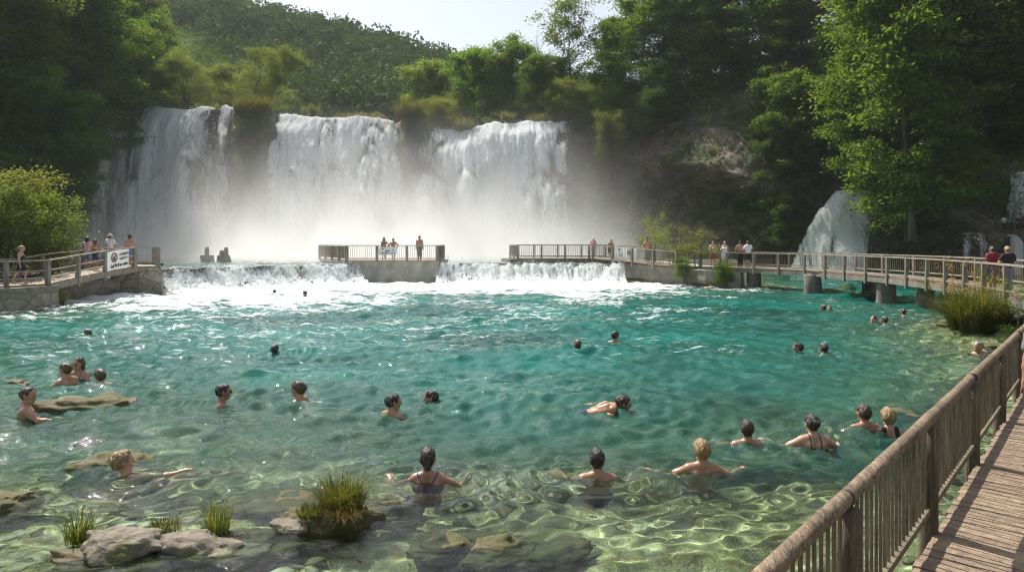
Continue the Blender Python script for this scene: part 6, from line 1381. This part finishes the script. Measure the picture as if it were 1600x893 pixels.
stander(1551, 448, 25.0, 384, 5, 'man in a maroon shirt seen from behind on the footbridge', z=1.26, skin='tan', hair='dark', arms=('down', 'rail'), clothes=(('tshirt', 'maroon', 'shirt'), ('shorts', 'grey', 'shorts')), res=2, build=1.08, group=GW)
stander(1575, 450, 24.4, 381, 2, 'blond man in a black shirt and blue jeans on the footbridge', z=1.26, skin='fair', hair='blond', hairstyle='full', arms=('chest', 'down'), clothes=(('tshirt', 'black', 'shirt'), ('pants', 'denim', 'jeans')), res=2, build=1.05, group=GW)
for px, top, sx_, hr, cl, lab, yw in ((1568.5, 334.5, 'm', 'black', (('tshirt', 'white', 'shirt'), ('pants', 'black', 'trousers')), 'visitor in a white shirt on the shaded terrace', 10), (1583, 332, 'm', 'black', (('tshirt', 'teal', 'shirt'), ('pants', 'black', 'trousers')), 'visitor in a teal shirt on the shaded terrace', -5),
                                   (1591, 336, 'f', 'black', (('tshirt', 'black', 'shirt'), ('pants', 'black', 'trousers')), 'visitor in dark clothes right of the teal shirt on the terrace', 5), (1599, 337, 'm', 'dark', (('tshirt', 'navy', 'shirt'), ('pants', 'black', 'trousers')), 'visitor in dark clothes at the very right of the terrace', 0)):
    stander(px, 361, 68.2, top, yw, lab, z=3.82, sex=sx_, hair=hr, clothes=cl, arms=('rail', 'rail') if sx_ == 'm' else ('down', 'down'), group=GW)
# the two at the right edge of the frame, standing on the boardwalk
person('person in jeans at the right edge resting a hand on the log railing', (9.93, 13.35, .40), R(70), 1.74, 'm', 'tan', 'dark', 'short', (((-.05, .22, -.22), (.03, .22, -.16), (.02, .1, -.03)), 'down'), 'stand', 0, 0, 0, (('tshirt', 'maroon', 'shirt'), ('pants', 'denim', 'jeans')), 1, GW)
w_ = person('walker in dark shoes stepping in at the right edge of the boardwalk', (6.28, 8.55, .40), R(140), 1.76, 'm', 'tan', 'brown', 'short', ('down', 'down'), 'stride', 0, 0, 0, (('tshirt', 'grey', 'shirt'), ('shorts', 'brown', 'shorts')), 2, GW)
# ------------------------------------------------------------------ light, sky, camera
SUN_EL, SUN_AZ = R(54), R(-40)            # ahead of the camera and to the left
w = bpy.data.worlds.new('World'); S.world = w; w.use_nodes = True
nt = w.node_tree; sky = nt.nodes.new('ShaderNodeTexSky'); sky.sky_type = 'NISHITA'; sky.sun_disc = False
sky.sun_elevation = SUN_EL; sky.sun_rotation = SUN_AZ; sky.air_density = 1.0; sky.dust_density = 1.6; sky.ozone_density = 1.0
hs = nt.nodes.new('ShaderNodeHueSaturation'); hs.inputs['Saturation'].default_value = .42; nt.links.new(sky.outputs[0], hs.inputs['Color']); nt.links.new(hs.outputs[0], nt.nodes['Background'].inputs[0]); nt.nodes['Background'].inputs[1].default_value = .108
sl = bpy.data.lights.new('sun', 'SUN'); sl.energy = 5.0; sl.angle = R(.5); sl.color = (1, .95, .86); sl.cycles.is_caustics_light = True
so = bpy.data.objects.new('sun', sl); COL.objects.link(so)
so.rotation_euler = Vector((math.sin(SUN_AZ)*math.cos(SUN_EL), math.cos(SUN_AZ)*math.cos(SUN_EL), math.sin(SUN_EL))).to_track_quat('Z', 'Y').to_euler()
cam = bpy.data.cameras.new('camera'); co = bpy.data.objects.new('camera', cam); COL.objects.link(co); S.camera = co
co.location = (0, 0, CAM_H); co.rotation_euler = (math.pi/2, 0, 0)
cam.sensor_width = 36; cam.lens = 36*F_PX/1600; cam.shift_y = -(446.5-HOR)/1600; cam.clip_start = .05; cam.clip_end = 3000
S.view_settings.view_transform = 'Standard'; S.view_settings.look = 'None'; S.view_settings.gamma = 1; S.view_settings.exposure = .58
c = S.cycles
c.use_denoising = True; c.max_bounces = 10; c.diffuse_bounces = 5; c.glossy_bounces = 3; c.transmission_bounces = 6; c.transparent_max_bounces = 24
c.volume_bounces = 2; c.volume_step_rate = 1.0; c.sample_clamp_indirect = 6.0; c.caustics_refractive = True; c.caustics_reflective = False
c.filter_width = 1.15; c.use_adaptive_sampling = True; c.adaptive_threshold = .015
